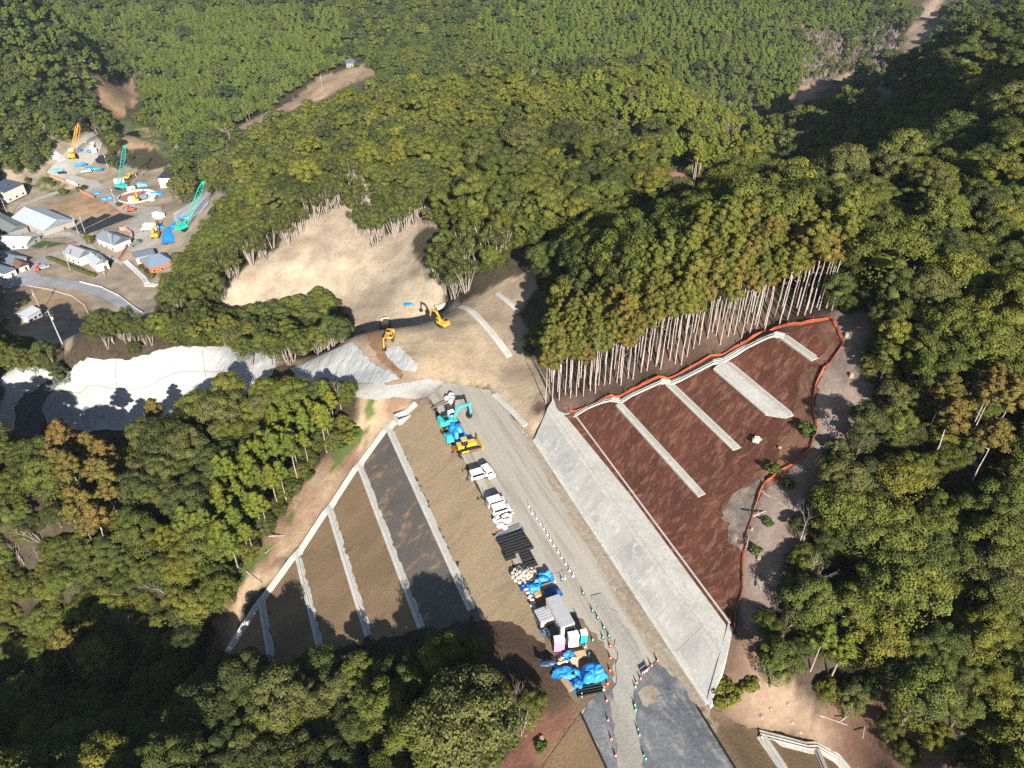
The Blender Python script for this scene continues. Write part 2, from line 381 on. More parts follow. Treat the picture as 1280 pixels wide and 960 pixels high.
# ------------------------------------------------------------------ ground
floor_c = np.array([.046, .034, .022]); 
ZONES = [  # polygon in the photo, two soil colours (as the sunlit photo shows them), edge raggedness
 ([(262, 384), (300, 345), (350, 308), (405, 266), (440, 238), (478, 214), (470, 232), (452, 262), (428, 268), (436, 290), (470, 308), (500, 290), (545, 258), (552, 270), (512, 305), (512, 335), (545, 368), (575, 386), (560, 392), (440, 404), (430, 380), (380, 400), (280, 398)], (196, 180, 157), (172, 156, 138), 2.5),
 ([(440, 402), (575, 384), (668, 338), (676, 350), (640, 392), (655, 440), (680, 470), (692, 520), (664, 548), (612, 486), (560, 476), (535, 497), (500, 478), (440, 412)], (190, 171, 144), (168, 150, 130), 1.2),
 ([(345, 448), (365, 425), (430, 410), (445, 412), (500, 470), (540, 482), (530, 502), (440, 500), (420, 480), (470, 470), (430, 428), (375, 456)], (186, 164, 140), (150, 128, 112), 1.5),
 ([(455, 512), (505, 496), (522, 506), (280, 822), (262, 822), (300, 735), (325, 690), (350, 645), (385, 605), (400, 585), (430, 555), (445, 530)], (196, 172, 142), (150, 118, 98), 2.0),
 ([(1038, 398), (1090, 375), (1095, 410), (1078, 445), (1085, 480), (1058, 520), (1050, 560), (1012, 610), (992, 660), (965, 720), (952, 780), (930, 800), (918, 795), (928, 690), (905, 650), (955, 612), (1010, 560), (1018, 495), (1050, 432)], (186, 168, 148), (140, 124, 116), 1.8),
 ([(884, 880), (905, 800), (945, 800), (950, 850), (1000, 880), (1080, 900), (1130, 930), (1100, 975), (1060, 960), (1010, 927), (940, 912)], (158, 136, 116), (124, 100, 86), 1.6),
 ([(726, 893), (690, 812), (720, 860), (725, 890), (680, 960), (590, 975), (600, 930), (640, 900), (660, 870), (690, 870)], (150, 118, 96), (128, 88, 74), 1.2),
 ([(600, 770), (640, 775), (690, 812), (720, 860), (690, 880), (640, 840)], (120, 96, 78), (96, 76, 62), 1.2),
 # village floor and fields
 ([(0, 205), (55, 200), (75, 160), (120, 165), (140, 200), (190, 215), (215, 205), (290, 200), (310, 240), (270, 250), (225, 330), (195, 370), (190, 400), (110, 405), (90, 430), (0, 440)], (176, 160, 138), (154, 140, 124), 1.0),
 ([(60, 258), (112, 238), (150, 255), (150, 268), (108, 272), (90, 270)], (196, 162, 128), (176, 144, 112), .5),
 ([(0, 355), (40, 352), (110, 372), (118, 395), (60, 402), (0, 420)], (170, 146, 118), (152, 130, 108), 1.0),
 ([(120, 105), (165, 98), (170, 125), (150, 145), (125, 140)], (184, 150, 118), (162, 140, 104), 3),
 ([(150, 160), (195, 162), (200, 185), (150, 190)], (188, 156, 122), (170, 144, 112), 2),
 ([(235, 182), (300, 158), (345, 136), (395, 100), (462, 78), (465, 92), (420, 112), (350, 140), (300, 168), (245, 192)], (178, 152, 126), (158, 138, 112), 2),
 ([(1130, 30), (1160, 0), (1180, 0), (1165, 40), (1130, 70)], (170, 150, 132), (140, 124, 116), 4),
 ([(985, 120), (1060, 90), (1068, 102), (1000, 136)], (178, 150, 124), (150, 130, 110), 3),
 ([(825, 205), (868, 205), (880, 218), (850, 226), (828, 216)], (176, 132, 112), (150, 110, 92), .6),
 ([(676, 514), (760, 490), (850, 462), (950, 425), (1036, 388), (1026, 376), (940, 410), (840, 446), (750, 474), (676, 500)], (128, 104, 92), (100, 80, 68), 1.5),
 ([(1050, 900), (1130, 880), (1180, 960), (1100, 975)], (140, 106, 86), (110, 84, 70), 2),
 ([(0, 500), (40, 640), (0, 660)], (120, 96, 84), (90, 76, 64), 3),
]
A0 = np.zeros(XX.shape + (3,)); mixn = fbm(XX / 14 + 9, YY / 14, 5); A0[:] = floor_c
gr = smooth((fbm(XX / 9, YY / 9 + 50, 4) + .02) / .12)[..., None]
A0 = A0 * (1 - gr * .35) + np.array([.034, .042, .016]) * gr * .35
n1 = fbm(XX / 6 + 3, YY / 6, 4); n2 = fbm(XX / 6, YY / 6 + 77, 4)
bare = np.zeros(XX.shape); gfine = smooth((fbm(XX / 2.3, YY / 2.3 + 31, 3) - .08) / .12)[..., None]
for P, c1, c2, e in ZONES:
    W_ = np.array(pxs(P))[:, :2]; 
    x, y = XX + n1 * e * 5, YY + n2 * e * 5
    I = inpoly(x, y, W_); D = polydist(x, y, W_); w_ = np.where(I, 1.0, smooth(1 - D / (.8 + e * .5)))[..., None]
    t = smooth((mixn + .12) / .24)[..., None]; cc = np.array(P_(*c1, 1.7)[:3]) * t + np.array(P_(*c2, 1.7)[:3]) * (1 - t)
    A0 = A0 * (1 - w_) + cc * w_; bare = np.maximum(bare, w_[..., 0])
# grass tufts on the logged strips and verges
GRASSY = [[(440, 530), (470, 500), (472, 545), (430, 575), (420, 590), (400, 600)], [(330, 690), (360, 650), (375, 640), (330, 705), (300, 745), (262, 770)], [(60, 215), (120, 235), (80, 245), (40, 232)], [(150, 150), (190, 150), (230, 190), (205, 200), (150, 165)]]
for P in GRASSY:
    W_ = np.array(pxs(P))[:, :2]; I = np.where(inpoly(XX + n1 * 8, YY + n2 * 8, W_), 1.0, 0)[..., None] * smooth((fbm(XX / 3, YY / 3, 3)[..., None] + .12) / .1)
    A0 = A0 * (1 - I) + np.array([.075, .10, .028]) * I
nv, nu = ZZ.shape; idx = np.arange(nv * nu).reshape(nv, nu)
me = npmesh('ground', np.stack([XX, YY, ZZ], -1).reshape(-1, 3), np.stack([idx[:-1, :-1], idx[:-1, 1:], idx[1:, 1:], idx[1:, :-1]], -1).reshape(-1, 4), [], None, True)
ca = me.color_attributes.new('soil', 'FLOAT_COLOR', 'POINT'); ca.data.foreach_set('color', np.concatenate([A0, 1 - .62 * bare[..., None]], -1).astype(np.float32).ravel())
s = NT('ground'); vc = s.n('ShaderNodeVertexColor'); vc.layer_name = 'soil'; w0 = s.coord()
f1 = s.noise(w0, .9, 7, .72); f2 = s.noise(w0, .16, 5, .6); f3 = s.noise(w0, 3.2, 4, .7)
col = s.mix(vc.outputs['Alpha'], vc.outputs[0], s.ramp(f1, [(.28, g_(.42)), (.52, g_(1)), (.75, g_(1.35))]), 'MULTIPLY')
col = s.mix(1.0, col, s.ramp(f2, [(.3, (.74, .70, .66)), (.65, (1.12, 1.1, 1.08))]), 'MULTIPLY')
col = s.mix(.35, col, s.ramp(f3, [(.3, g_(.5)), (.6, g_(1.2))]), 'MULTIPLY')
s.l(col, s.b.inputs['Base Color']); s.b.inputs['Roughness'].default_value = .95; s.bump(f1, .5, .5); me.materials.append(s.m)
ground = bpy.data.objects.new('ground', me); COL.objects.link(ground); ground['kind'] = 'structure'

def struct(o): o['kind'] = 'structure'; return o
# ------------------------------------------------------------------ site roads
m_road = earth('gravel_road', P_(194, 187, 174), P_(172, 164, 151), P_(154, 144, 128), .06, (1.7, .09, 1), 3.0, .95, .12, .36, .64, .66)
m_base = earth('crusher_run', P_(134, 135, 138), P_(98, 100, 106), P_(156, 154, 150), .11, (1.2, .5, 1), 1.8, .9, .5, .32, .64, .68)
m_track = earth('worn_track', P_(182, 177, 166), P_(158, 153, 143), P_(142, 138, 132), .08, (3, .12, 1), 3.0, .95, .3)
struct(sheet('road', ROADP, .05, m_road, 1.2, .12, 3))
ROAD2 = [(532, 497), (545, 488), (556, 478), (520, 476), (490, 482), (440, 484), (405, 489), (405, 500), (440, 498), (470, 500), (500, 497)]
m_road2 = earth('side_road', P_(178, 174, 168), P_(160, 156, 150), P_(186, 176, 158), .1, (1, 1, 1), 1.6)
struct(sheet('side_road', pxs(ROAD2), .10, m_road2, 1.2, .1, 4))
BASE = [(729, 897), (764, 972), (802, 1048), (974, 1048), (924, 972), (868, 882), (846, 850), (822, 824), (800, 838), (780, 862), (752, 866), (735, 878)]
struct(sheet('base_course', pxs(BASE, 0), .14, m_base, 1.0, .25, 5))
TRACK = [(796, 1046), (775, 975), (768, 925), (766, 880), (770, 840), (768, 800), (752, 770), (738, 745), (752, 742), (775, 775), (800, 812), (806, 830), (797, 852), (793, 880), (797, 920), (808, 975), (836, 1046)]
struct(sheet('wheel_track', pxs(TRACK, 0), .18, m_track, 1.0, .25, 6))
m_verge = earth('verge_gravel', P_(176, 164, 148), P_(150, 132, 112), P_(120, 104, 84), .3, (2, .3, 1), 1.2)
struct(sheet('pale_patch', pxs([(799, 862), (812, 857), (822, 866), (818, 880), (808, 886), (800, 878)], 0), .172, m_verge, .6, .25, 16))
m_verge2 = earth('verge_soil', P_(178, 164, 142), P_(158, 142, 118), P_(186, 172, 152), .3, (3, .3, 1), 1.2)
struct(sheet('verge', uvp([(46.9, 36), (49.0, 38), (50.8, 108), (49.2, 108), (48.4, 90), (47.7, 70)]), .09, m_verge, .9, .25, 7))
struct(sheet('ditch_bed', uvp([(46.1, 34), (47.0, 36), (48.1, 80), (48.5, 98), (47.6, 80), (46.8, 60)]), .115, m_verge2, .9, .2, 8))
struct(sheet('yard_soil', pxs([(660, 735), (690, 745), (740, 790), (765, 820), (768, 868), (735, 880), (724, 893), (700, 840), (676, 790)], 0), .11, earth('damp_soil', P_(148, 128, 104), P_(126, 106, 84), P_(164, 148, 124), .2, (1, 1, 1), 1.6), .8, .25, 9))
# ------------------------------------------------------------------ embankment on the left: seeded lifts between bench drains
m_f1 = earth('seeded_soil', P_(164, 144, 118), P_(144, 126, 102), P_(172, 144, 108), .10, (.5, 1.8, 1), 2.2, .95, .5, .35, .65, .66)
m_f2 = earth('netted_soil', P_(112, 104, 98), P_(90, 84, 80), P_(160, 132, 96), .07, (.6, 1.2, 1), 2.5, .9, .5, .3, .7, .70)
m_f3 = earth('brown_soil', P_(142, 118, 90), P_(122, 100, 78), P_(104, 86, 68), .09, (.5, 1.6, 1), 2.5, .95, .5)
LP = LEFT[:, :2]
def clip_u(P, lo_, hi_):
    """world polygon cut to a band of u"""
    Q = [np.array(uv_of(p[0], p[1])) for p in P]
    for s_, lim in ((1, lo_), (-1, hi_)):
        out = []
        for i in range(len(Q)):
            a, b = Q[i - 1], Q[i]; ia, ib = s_ * (a[0] - lim) >= 0, s_ * (b[0] - lim) >= 0
            if ia != ib: t = (lim - a[0]) / (b[0] - a[0]); out.append(a + (b - a) * t)
            if ib: out.append(b)
        Q = out
    return [np.array(xy_of(*q)) for q in Q]
LEX = [p for p in LP]
for lo_, hi_, m in ((24.9, 34.2, m_f1), (16.4, 24.9, m_f2), (7.6, 16.4, m_f3), (-1.2, 7.6, m_f3), (-10.5, -1.2, m_f3), (-40, -10.5, m_f3)):
    Q = clip_u(LEX, lo_, hi_)
    if len(Q) > 2: struct(sheet('embankment', Q, .07, m, 1.0, .3, int(lo_) + 60))
struct(sheet('embankment', BL, .08, m_f3, 1.0, .05)); struct(sheet('embankment', BR, .08, m_f3, 1.0, .05))
# ------------------------------------------------------------------ cut on the right
m_red = earth('bark_mulch', P_(112, 68, 52, 1.5), P_(90, 54, 42, 1.5), P_(140, 98, 80, 1.5), .10, (.35, 1.8, 1), 1.9, .95, .7, .36, .64, .66)
RB = clip_u([p[:2] for p in RIGHT], 57.6, 200)
struct(sheet('slope', RB, .08, m_red, 1.2, .05))
# crumbled toe of the slope, paler soil at its ragged right end
m_toe = earth('slope_toe', P_(150, 110, 88, 1.8), P_(104, 70, 54, 1.8), P_(170, 140, 116, 1.8), .25, (1, 1, 1), 1.5)
struct(sheet('slope_toe', pxs([(1020, 412), (1036, 404), (1048, 432), (1016, 492), (1011, 558), (948, 620), (922, 650), (900, 640), (960, 585), (995, 530), (1004, 480), (1030, 435)]), .12, m_toe, .9, .5, 12))
m_slash = earth('slash', P_(168, 152, 140, 1.8), P_(120, 104, 96, 1.8), P_(90, 78, 70, 1.8), .5, (1, 1, 1), 1.2)
struct(sheet('slash', pxs([(958, 612), (942, 640), (930, 690), (922, 688), (908, 668), (902, 640), (925, 618), (945, 604)]), .18, m_slash, .8, .5, 13))

m_conc = earth('concrete', P_(216, 212, 204, 1.7), P_(182, 180, 174, 1.7), P_(232, 229, 221, 1.7), .12, (.7, 1.3, 1), 4, .85, .2, .35, .65, .7, .05)
m_concl = earth('pale_concrete', P_(228, 224, 214, 1.85), P_(212, 208, 198, 1.85), P_(180, 174, 164, 1.9), .2, (1, 1, 1), 2.5, .85, .2, .35, .65, .75, .05)
m_joint = pm(176, 173, 166, .9)
wall = thing('retaining_wall', 'long pale grey sloping concrete wall between the site road and the red-brown slope', 'concrete wall', (0, 0, 0))
def wpt(u, v, z): x, y = xy_of(u, v); return (x, y, z)
def vend(u): return 41.2 + (u - 49.2) * .87                 # near end of the wall, cut on the skew
def vtop(u): return 105.6 + (u - 51.0) * .8
def _t(v): return (v - 42) / 66
def ub(v): return 49.4 + 1.6 * _t(v)                         # foot, top edge and back edge of the berm
def ut(v): return 53.6 + 2.4 * _t(v)
def uo(v): return 57.9 + 2.3 * _t(v)
VB = [float(v) for v in (41.5, 50, 56.5, 63, 70, 77, 84, 91, 98, 105.6)]
def vq(v, k): return vend(49.4 + (0, 4.2, 8.4)[k]) if v == VB[0] else vtop(51 + (0, 5, 9.2)[k]) if v == VB[-1] else v
wf, wr, wb = MB(), MB(), MB()
def quad(mb, P, dn=.35):
    """four corners (foot pair, top pair) with a thickness below"""
    V = [wpt(*p) for p in P] + [wpt(p[0] + dn * .5, p[1], p[2] - dn) for p in P]
    mb.add(V, [(0, 1, 3, 2), (4, 6, 7, 5), (0, 4, 5, 1), (2, 3, 7, 6), (0, 2, 6, 4), (1, 5, 7, 3)])
def face(f, v, k_=0): return (ub(v) + (ut(v) - ub(v)) * f, v, .06 + 4.5 * f)
for v0_, v1_ in zip(VB[:-1], VB[1:]):
    def fp_(f, e):
        v = (v0_, v1_)[e]; w_ = vq(v, 0) + (vq(v, 1) - vq(v, 0)) * f; u, _, z = face(f, w_); return (u, w_ + (.03 if e == 0 else -.03), z)
    quad(wf, [fp_(0, 0), fp_(0, 1), fp_(1, 0), fp_(1, 1)])
    for f0, f1 in ((0.0, .13), (.86, 1.0)):
        P = [fp_(f0, 0), fp_(f0, 1), fp_(f1, 0), fp_(f1, 1)]; quad(wr, [(u - .03, v, z + .05) for u, v, z in P], .05)
    a_, b_, c_, d_ = [(ut(vq(v, 1)) + .02, vq(v, 1), 4.585) for v in (v0_, v1_)] + [(uo(vq(v, 2)) - .75, vq(v, 2), 4.62) for v in (v0_, v1_)]; quad(wb, [a_, b_, c_, d_], .3)
    quad(wb, [(uo(vq(v, 2)) - .25, vq(v, 2), 4.78) for v in (v0_, v1_)] + [(uo(vq(v, 2)) + .1, vq(v, 2), 4.78) for v in (v0_, v1_)], .4)
wf.build('wall_panel', [m_conc], wall); wr.build('rim_band', [m_concl], wall); wb.build('berm_slab', [m_concl], wall)
wj = MB(); V = [wpt(ub(v) + .12, v, .0) for v in (44, 105.6)] + [wpt(ut(v) + .1, v, 4.42) for v in (106, 47)]
wj.add(V, [(0, 1, 2, 3)]); wj.build('joint_filler', [m_joint], wall)
wk = MB(); sweep(wk, [wpt(ub(v) - .3, v, .02) for v in (41, 60, 80, 105.5)], [(-.25, -.2), (-.25, .2), (.35, .42), (.35, -.2)]); wk.build('footing', [m_concl], wall)
we = MB(); V = [wpt(u, vend(u) + .04 - e, z) for u, z in ((49.2, .1), (53.6, 4.60), (57.9, 4.64)) for e in (0, .9 + .3 * (u > 50))] + [wpt(u, vend(u) + .15 - e, z) for u, z in ((49.2, -.8), (53.6, 2.0), (57.9, 2.4)) for e in (0, 1.7)]
we.add(V, [(0, 1, 3, 2), (2, 3, 5, 4), (1, 7, 9, 3), (3, 9, 11, 5), (0, 6, 7, 1), (4, 5, 11, 10)]); we.build('wall_end', [m_concl], wall)

def subdiv3(P, k=4): return [P[i] + (P[i + 1] - P[i]) * j / k for i in range(len(P) - 1) for j in range(k)] + [P[-1]]
# ------------------------------------------------------------------ drains
def drain(name, label, path, w=.55, mat=None, apron=.5, group=None, cat='drain', off=.0):
    mb = MB(); w *= .62; a = w / 2; o = a + .14; e = o + apron + .1
    sweep(mb, path, [(-e, off - .3), (-e, off + .12), (-o, off + .16), (-o, off + .3), (-a, off + .3), (-a, off + .12), (a, off + .12), (a, off + .3), (o, off + .3), (o, off + .16), (e, off + .12), (e, off - .3)])
    ob = mb.build(name, [mat or m_concl]); return tag(ob, label, cat, group)
def bench(px0, px1, u, pf=prof):
    v0 = uv_of(*pick_prof(*px0, pf)[:2])[1]; v1 = uv_of(*pick_prof(*px1, pf)[:2])[1]
    return [wpt(u, v, float(pf(u)) + .05) for v in np.linspace(v0, v1, 12)]
G1 = 'bench drains across the red-brown slope'
for lab, p0, p1, u, wd, ap in (('concrete bench drain on the red-brown slope, the one nearest the grey wall', (775, 505), (878, 620), 65.6, .5, .45), ('concrete bench drain on the red-brown slope, second above the grey wall', (840, 480), (922, 562), 72.6, .5, .5),
        ('broad concrete bench strip with slanted end high on the red-brown slope', (905, 452), (993, 520), 79.9, .5, .45), ('short topmost concrete bench drain on the red-brown slope', (980, 421), (1020, 450), 86.8, .6, .55)):
    pth = bench(p0, p1, u); ob = drain('bench_drain', lab, pth, wd, None, ap, G1)
    if 'broad' in lab:
        mb = MB(); n0 = len(pth)
        V = [(p[0] + BX[0] * a, p[1] + BX[1] * a, p[2] + z) for p in (pth[0], pth[-3], pth[-1]) for a, z in ((-2.3 if p is not pth[-1] else -.95, -1.12 if p is not pth[-1] else .1), (-.7, .3))]
        V += [(x, y, z - .3) for x, y, z in V]
        mb.add(V, [(0, 2, 3, 1), (2, 4, 5, 3), (6, 7, 9, 8), (8, 9, 11, 10), (0, 6, 8, 2), (2, 8, 10, 4), (4, 10, 11, 5), (1, 3, 9, 7), (3, 5, 11, 9), (0, 1, 7, 6)]); mb.build('bench_slab', [m_concl], ob)
top = [(718, 519), (735, 509), (775, 502), (790, 493), (838, 479), (855, 472), (903, 451), (930, 435), (955, 423), (980, 421)]
drain('crest_drain', 'pale concrete channel along the upper edge of the red-brown slope', [np.array([p[0], p[1], max(p[2], float(h(p[0], p[1]))) + .2]) for p in subdiv3([pick_prof(*q) for q in top])], .5, None, .42)
G2 = 'bench drains down the left embankment'
for lab, p0, p1, u in (('concrete bench drain of the left embankment nearest the road, beside the dark netted lift', (488, 530), (592, 762), 24.3), ('concrete bench drain of the left embankment, second from the road', (452, 578), (527, 785), 15.9), ('concrete bench drain of the left embankment, middle one of five', (414, 633), (460, 795), 7.1),
        ('concrete bench drain of the left embankment, fourth from the road', (376, 688), (403, 815), -1.7), ('lowest short concrete bench drain of the left embankment', (330, 747), (341, 830), -11)):
    drain('bench_drain', lab, bench(p0, p1, u), .5, None, .4, G2)
side = [(520, 505), (490, 532), (453, 579), (415, 634), (377, 689), (330, 749), (285, 818)]
sp_ = [pick_prof(*q) for q in side]
drain('side_drain', 'long pale concrete channel stepping down the left edge of the embankment', onground(sp_, .12, 2), .6, None, .55)
bd0 = [pick_prof(*q, prof2) for q in ((950, 921), (985, 975))]
drain('bench_drain', 'white concrete bench drain at the bottom of the photo below the road edge', onground(bd0, .12, 2), .5, m_concl, .5)
bd1 = [pick_prof(*q, prof2) for q in ((950, 921), (975, 927), (1010, 936), (1022, 936), (1045, 950), (1062, 970))]
drain('crest_drain', 'white concrete channel curving right of the lowest bench at the bottom', onground(bd1, .2, 2), .5, m_concl, .5)
bd2 = [pick_prof(*q, prof2) for q in ((1018, 938), (1032, 970))]
drain('bench_drain', 'short pale drain branching off the curved channel at the bottom', onground(bd2, .14, 2), .4, m_concl, .4)
# slope drains on the pad behind
for lab, a, b in (('concrete drain running down the pale slope beside the excavator pad', (576, 383), (637, 446)), ('short concrete drain on the pale slope under the dark trees', (622, 367), (649, 390))):
    drain('bench_drain', lab, onground([pick(*a), pick(*b)], .12, 2), .5, m_concl, .5)
drain('side_drain', 'concrete drain along the road bend below the bare bank', onground([pick(618, 493), pick(640, 513), pick(658, 532)], .12, 1.5), .9, m_concl, .3)
# catch pit on the drain
cp = MB(); P0 = pick(503, 524)
for dx, dy, sx, sy in ((0, -1.2, 3.2, .25), (0, 1.2, 3.2, .25), (-1.5, 0, .25, 2.2), (1.5, 0, .25, 2.2)): cp.box((dx, dy, .5), (sx, sy, 1.5))
tag(cp.build('catch_pit', [m_concl], None, False, P0), 'open concrete catch pit where the left channel meets the top bench drain', 'catch pit').rotation_euler = (0, 0, R(35))
# kerbs of the road where it narrows at the bottom
m_dark = pm(40, 38, 36, .9)
for lab, a, b in (('dark timber edging along the left side of the lower road', (727, 895), (762, 970)), ('dark timber edging along the right side of the lower road', (872, 886), (924, 970))):
    mb = MB(); sweep(mb, [at(*a), at(*b), at(b[0] + 52, b[1] + 80)], [(-.12, -.1), (-.12, .42), (.12, .42), (.12, -.1)]); tag(mb.build('road_edging', [m_dark]), lab, 'edging')
# ------------------------------------------------------------------ orange silt fence
m_or = plain('orange_mesh', P_(206, 100, 66, 1.8), .9, 0, .25, 3); m_post = pm(120, 90, 70)
fpx = [(712, 514), (745, 505), (775, 496), (835, 474), (862, 461), (902, 445), (940, 424), (968, 412), (1000, 406), (1038, 399), (1047, 416), (1053, 432), (1040, 450), (1019, 484), (1016, 505), (1020, 535), (1012, 560), (998, 578), (972, 592), (954, 608), (946, 630), (932, 668), (927, 700), (928, 735), (922, 760), (919, 788)]
fp = []
for q in fpx: fp.append(pick(*q))
fw = onground(fp, 0, .9); rr = random.Random(5)
fence = thing('silt_fence', 'orange mesh fence snaking round the red-brown slope', 'fence', fw[0])
mb = MB(); L0 = np.array(fw[0])
for i in range(len(fw) - 1):
    a, b = fw[i] - L0, fw[i + 1] - L0
    if i % 1 == 0: pass
cols = []
for i, p in enumerate(fw):
    q = p - L0; d = (fw[min(i + 1, len(fw) - 1)] - fw[max(i - 1, 0)])[:2]; d /= np.linalg.norm(d); nn = np.array([d[1], -d[0]]); ln = math.sin(i * .35) * .2 + rr.uniform(-.12, .12); hh = .62 + rr.uniform(-.16, .12)
    cols.append([(q[0] + nn[0] * .02, q[1] + nn[1] * .02, q[2] - .1), (q[0] + nn[0] * (ln * .5 + .14), q[1] + nn[1] * (ln * .5 + .14), q[2] + hh * .5), (q[0] + nn[0] * ln, q[1] + nn[1] * ln, q[2] + hh), (q[0] + nn[0] * (ln - .04), q[1] + nn[1] * (ln - .04), q[2] + hh), (q[0] + nn[0] * (ln * .5 + .1), q[1] + nn[1] * (ln * .5 + .1), q[2] + hh * .5), (q[0] - nn[0] * .02, q[1] - nn[1] * .02, q[2] - .1)])
V = [v for c in cols for v in c]; k = 6
mb.add(V, [(i * k + j, i * k + (j + 1) % k, (i + 1) * k + (j + 1) % k, (i + 1) * k + j) for i in range(len(cols) - 1) for j in range(k)])
mb.build('mesh', [m_or], fence)
for i in range(0, len(fw), 4):
    q = fw[i] - L0; MB().tube((0, 0, -.3), (0, 0, 1.3), .05, .05, 5).build('post', [m_post], fence, False, q)
# ------------------------------------------------------------------ white sheeted slope on the left
s = NT('white_sheet'); v0 = s.coord(); a1 = s.noise(v0, .35, 6, .65, 1.2); a2 = s.noise(s.coord(.3, (1, .25, 1)), .5, 4, .6, .6)
s.l(s.ramp(a1, [(.3, P_(200, 200, 198, 2.3)), (.6, P_(222, 221, 218, 2.3))]), s.b.inputs['Base Color']); s.b.inputs['Roughness'].default_value = .7; s.bump(a2, .8, .8); m_white = s.m
T1 = [(97, 456), (130, 450), (200, 438), (232, 434), (300, 431), (345, 431), (352, 446), (340, 470), (300, 500), (240, 530), (180, 540), (110, 540), (60, 530), (52, 512), (60, 494), (82, 472)]
tag(sheet('slope_sheet', pxs(T1), .25, m_white, 1.0, .15, 21), 'large white sheet covering the bank left of the site', 'slope sheet')
T2 = [(0, 463), (50, 461), (88, 461), (60, 476), (30, 490), (18, 510), (14, 545), (0, 545)]
tag(sheet('slope_sheet', pxs(T2), .25, m_white, 1.0, .15, 22), 'white sheet on the shaded bank left of the sunken track', 'slope sheet')
T3 = [(362, 462), (395, 448), (440, 428), (462, 452), (500, 474), (478, 482), (440, 482), (400, 490), (380, 482)]
tag(sheet('slope_sheet', pxs(T3), .25, m_white, .8, .15, 23), 'white sheet on the low bank beside the side road', 'slope sheet')
T4 = [(480, 438), (498, 432), (522, 458), (520, 466), (502, 464), (488, 452)]
tag(sheet('ground_sheet', pxs(T4), .25, m_white, .8, .1, 24), 'pale sheet laid on the ramp below the yellow excavator', 'ground sheet')
struct(sheet('haul_ramp', pxs([(450, 415), (456, 413), (486, 440), (505, 470), (500, 476), (480, 455), (462, 432)]), .18, earth('ramp_soil', P_(150, 116, 88), P_(126, 94, 72), P_(170, 140, 110), .3), .8, .2, 25))
struct(sheet('sunken_track', pxs([(88, 463), (98, 460), (70, 488), (56, 500), (48, 545), (16, 545), (20, 508), (34, 490), (62, 476)]), .15, earth('sunken_track', P_(104, 102, 104), P_(92, 90, 94), P_(120, 116, 112), .2), .9, .1, 26))
# seam lines: a dark hose laid along the sheet
hs = onground([pick(*q) for q in ((84, 470), (74, 480), (73, 486), (80, 491), (100, 493), (140, 487), (200, 476), (255, 465), (300, 458))], .32, 1.5)
mb = MB()
for a, b in zip(hs[:-1], hs[1:]): mb.tube(a, b, .13, .13, 5)
tag(mb.build('drain_hose', [pm(150, 140, 128)]), 'long thin hose curving along the white bank sheet', 'hose')

for lb, a, b in (('thin dark seam rope running down the middle of the large white sheet', (144, 453), (147, 500)), ('thin dark seam rope near the right end of the large white sheet', (253, 438), (257, 472))):
    q = onground([pick(*a), pick(*b)], .3, 1.5); mb = MB()
    for c, d in zip(q[:-1], q[1:]): mb.tube(c, d, .09, .09, 5)
    tag(mb.build('seam_rope', [pm(150, 146, 140)]), lb, 'rope')
# ------------------------------------------------------------------ foliage and bark
def leaf_mat(name, inst):
    s = NT(name)
    if inst:
        t = s.n('ShaderNodeAttribute'); t.attribute_type = 'INSTANCER'; t.attribute_name = 'tone'; base = t.outputs['Color']
    else: base = s.n('ShaderNodeObjectInfo').outputs['Color']
    w0 = s.coord(); f = s.noise(w0, .55, 3, .6); g = s.noise(w0, 2.6, 3, .7)
    c = s.mix(1.0, base, s.ramp(f, [(.3, (.74, .78, .8)), (.7, (1.26, 1.18, .95))]), 'MULTIPLY')
    c = s.mix(1.0, c, s.ramp(g, [(.3, g_(.55)), (.7, g_(1.3))]), 'MULTIPLY')
    s.l(c, s.b.inputs['Base Color']); s.b.inputs['Roughness'].default_value = .7; s.b.inputs['Specular IOR Level'].default_value = .08
    return s.m
m_leaf, m_leaf_i = leaf_mat('foliage', False), leaf_mat('foliage_far', True)
m_bark = plain('bark', C(118, 104, 92), .9, 0, .35, 2); m_pale = plain('pale_bark', C(146, 134, 124), .9, 0, .3, 2); m_cedb = plain('cedar_bark', C(168, 154, 146), .9, 0, .35, 2); m_twig = plain('twigs', C(142, 126, 120), .9, 0, .3, 2)
rg = np.random.default_rng(5)
def unit(n): v = rg.normal(size=(n, 3)); return v / np.linalg.norm(v, axis=1, keepdims=True)
_bm = bmesh.new(); bmesh.ops.create_icosphere(_bm, subdivisions=1, radius=1); ICO_V = np.array([v.co[:] for v in _bm.verts]); ICO_F = np.array([[v.index for v in f.verts] for f in _bm.faces]); _bm.free()
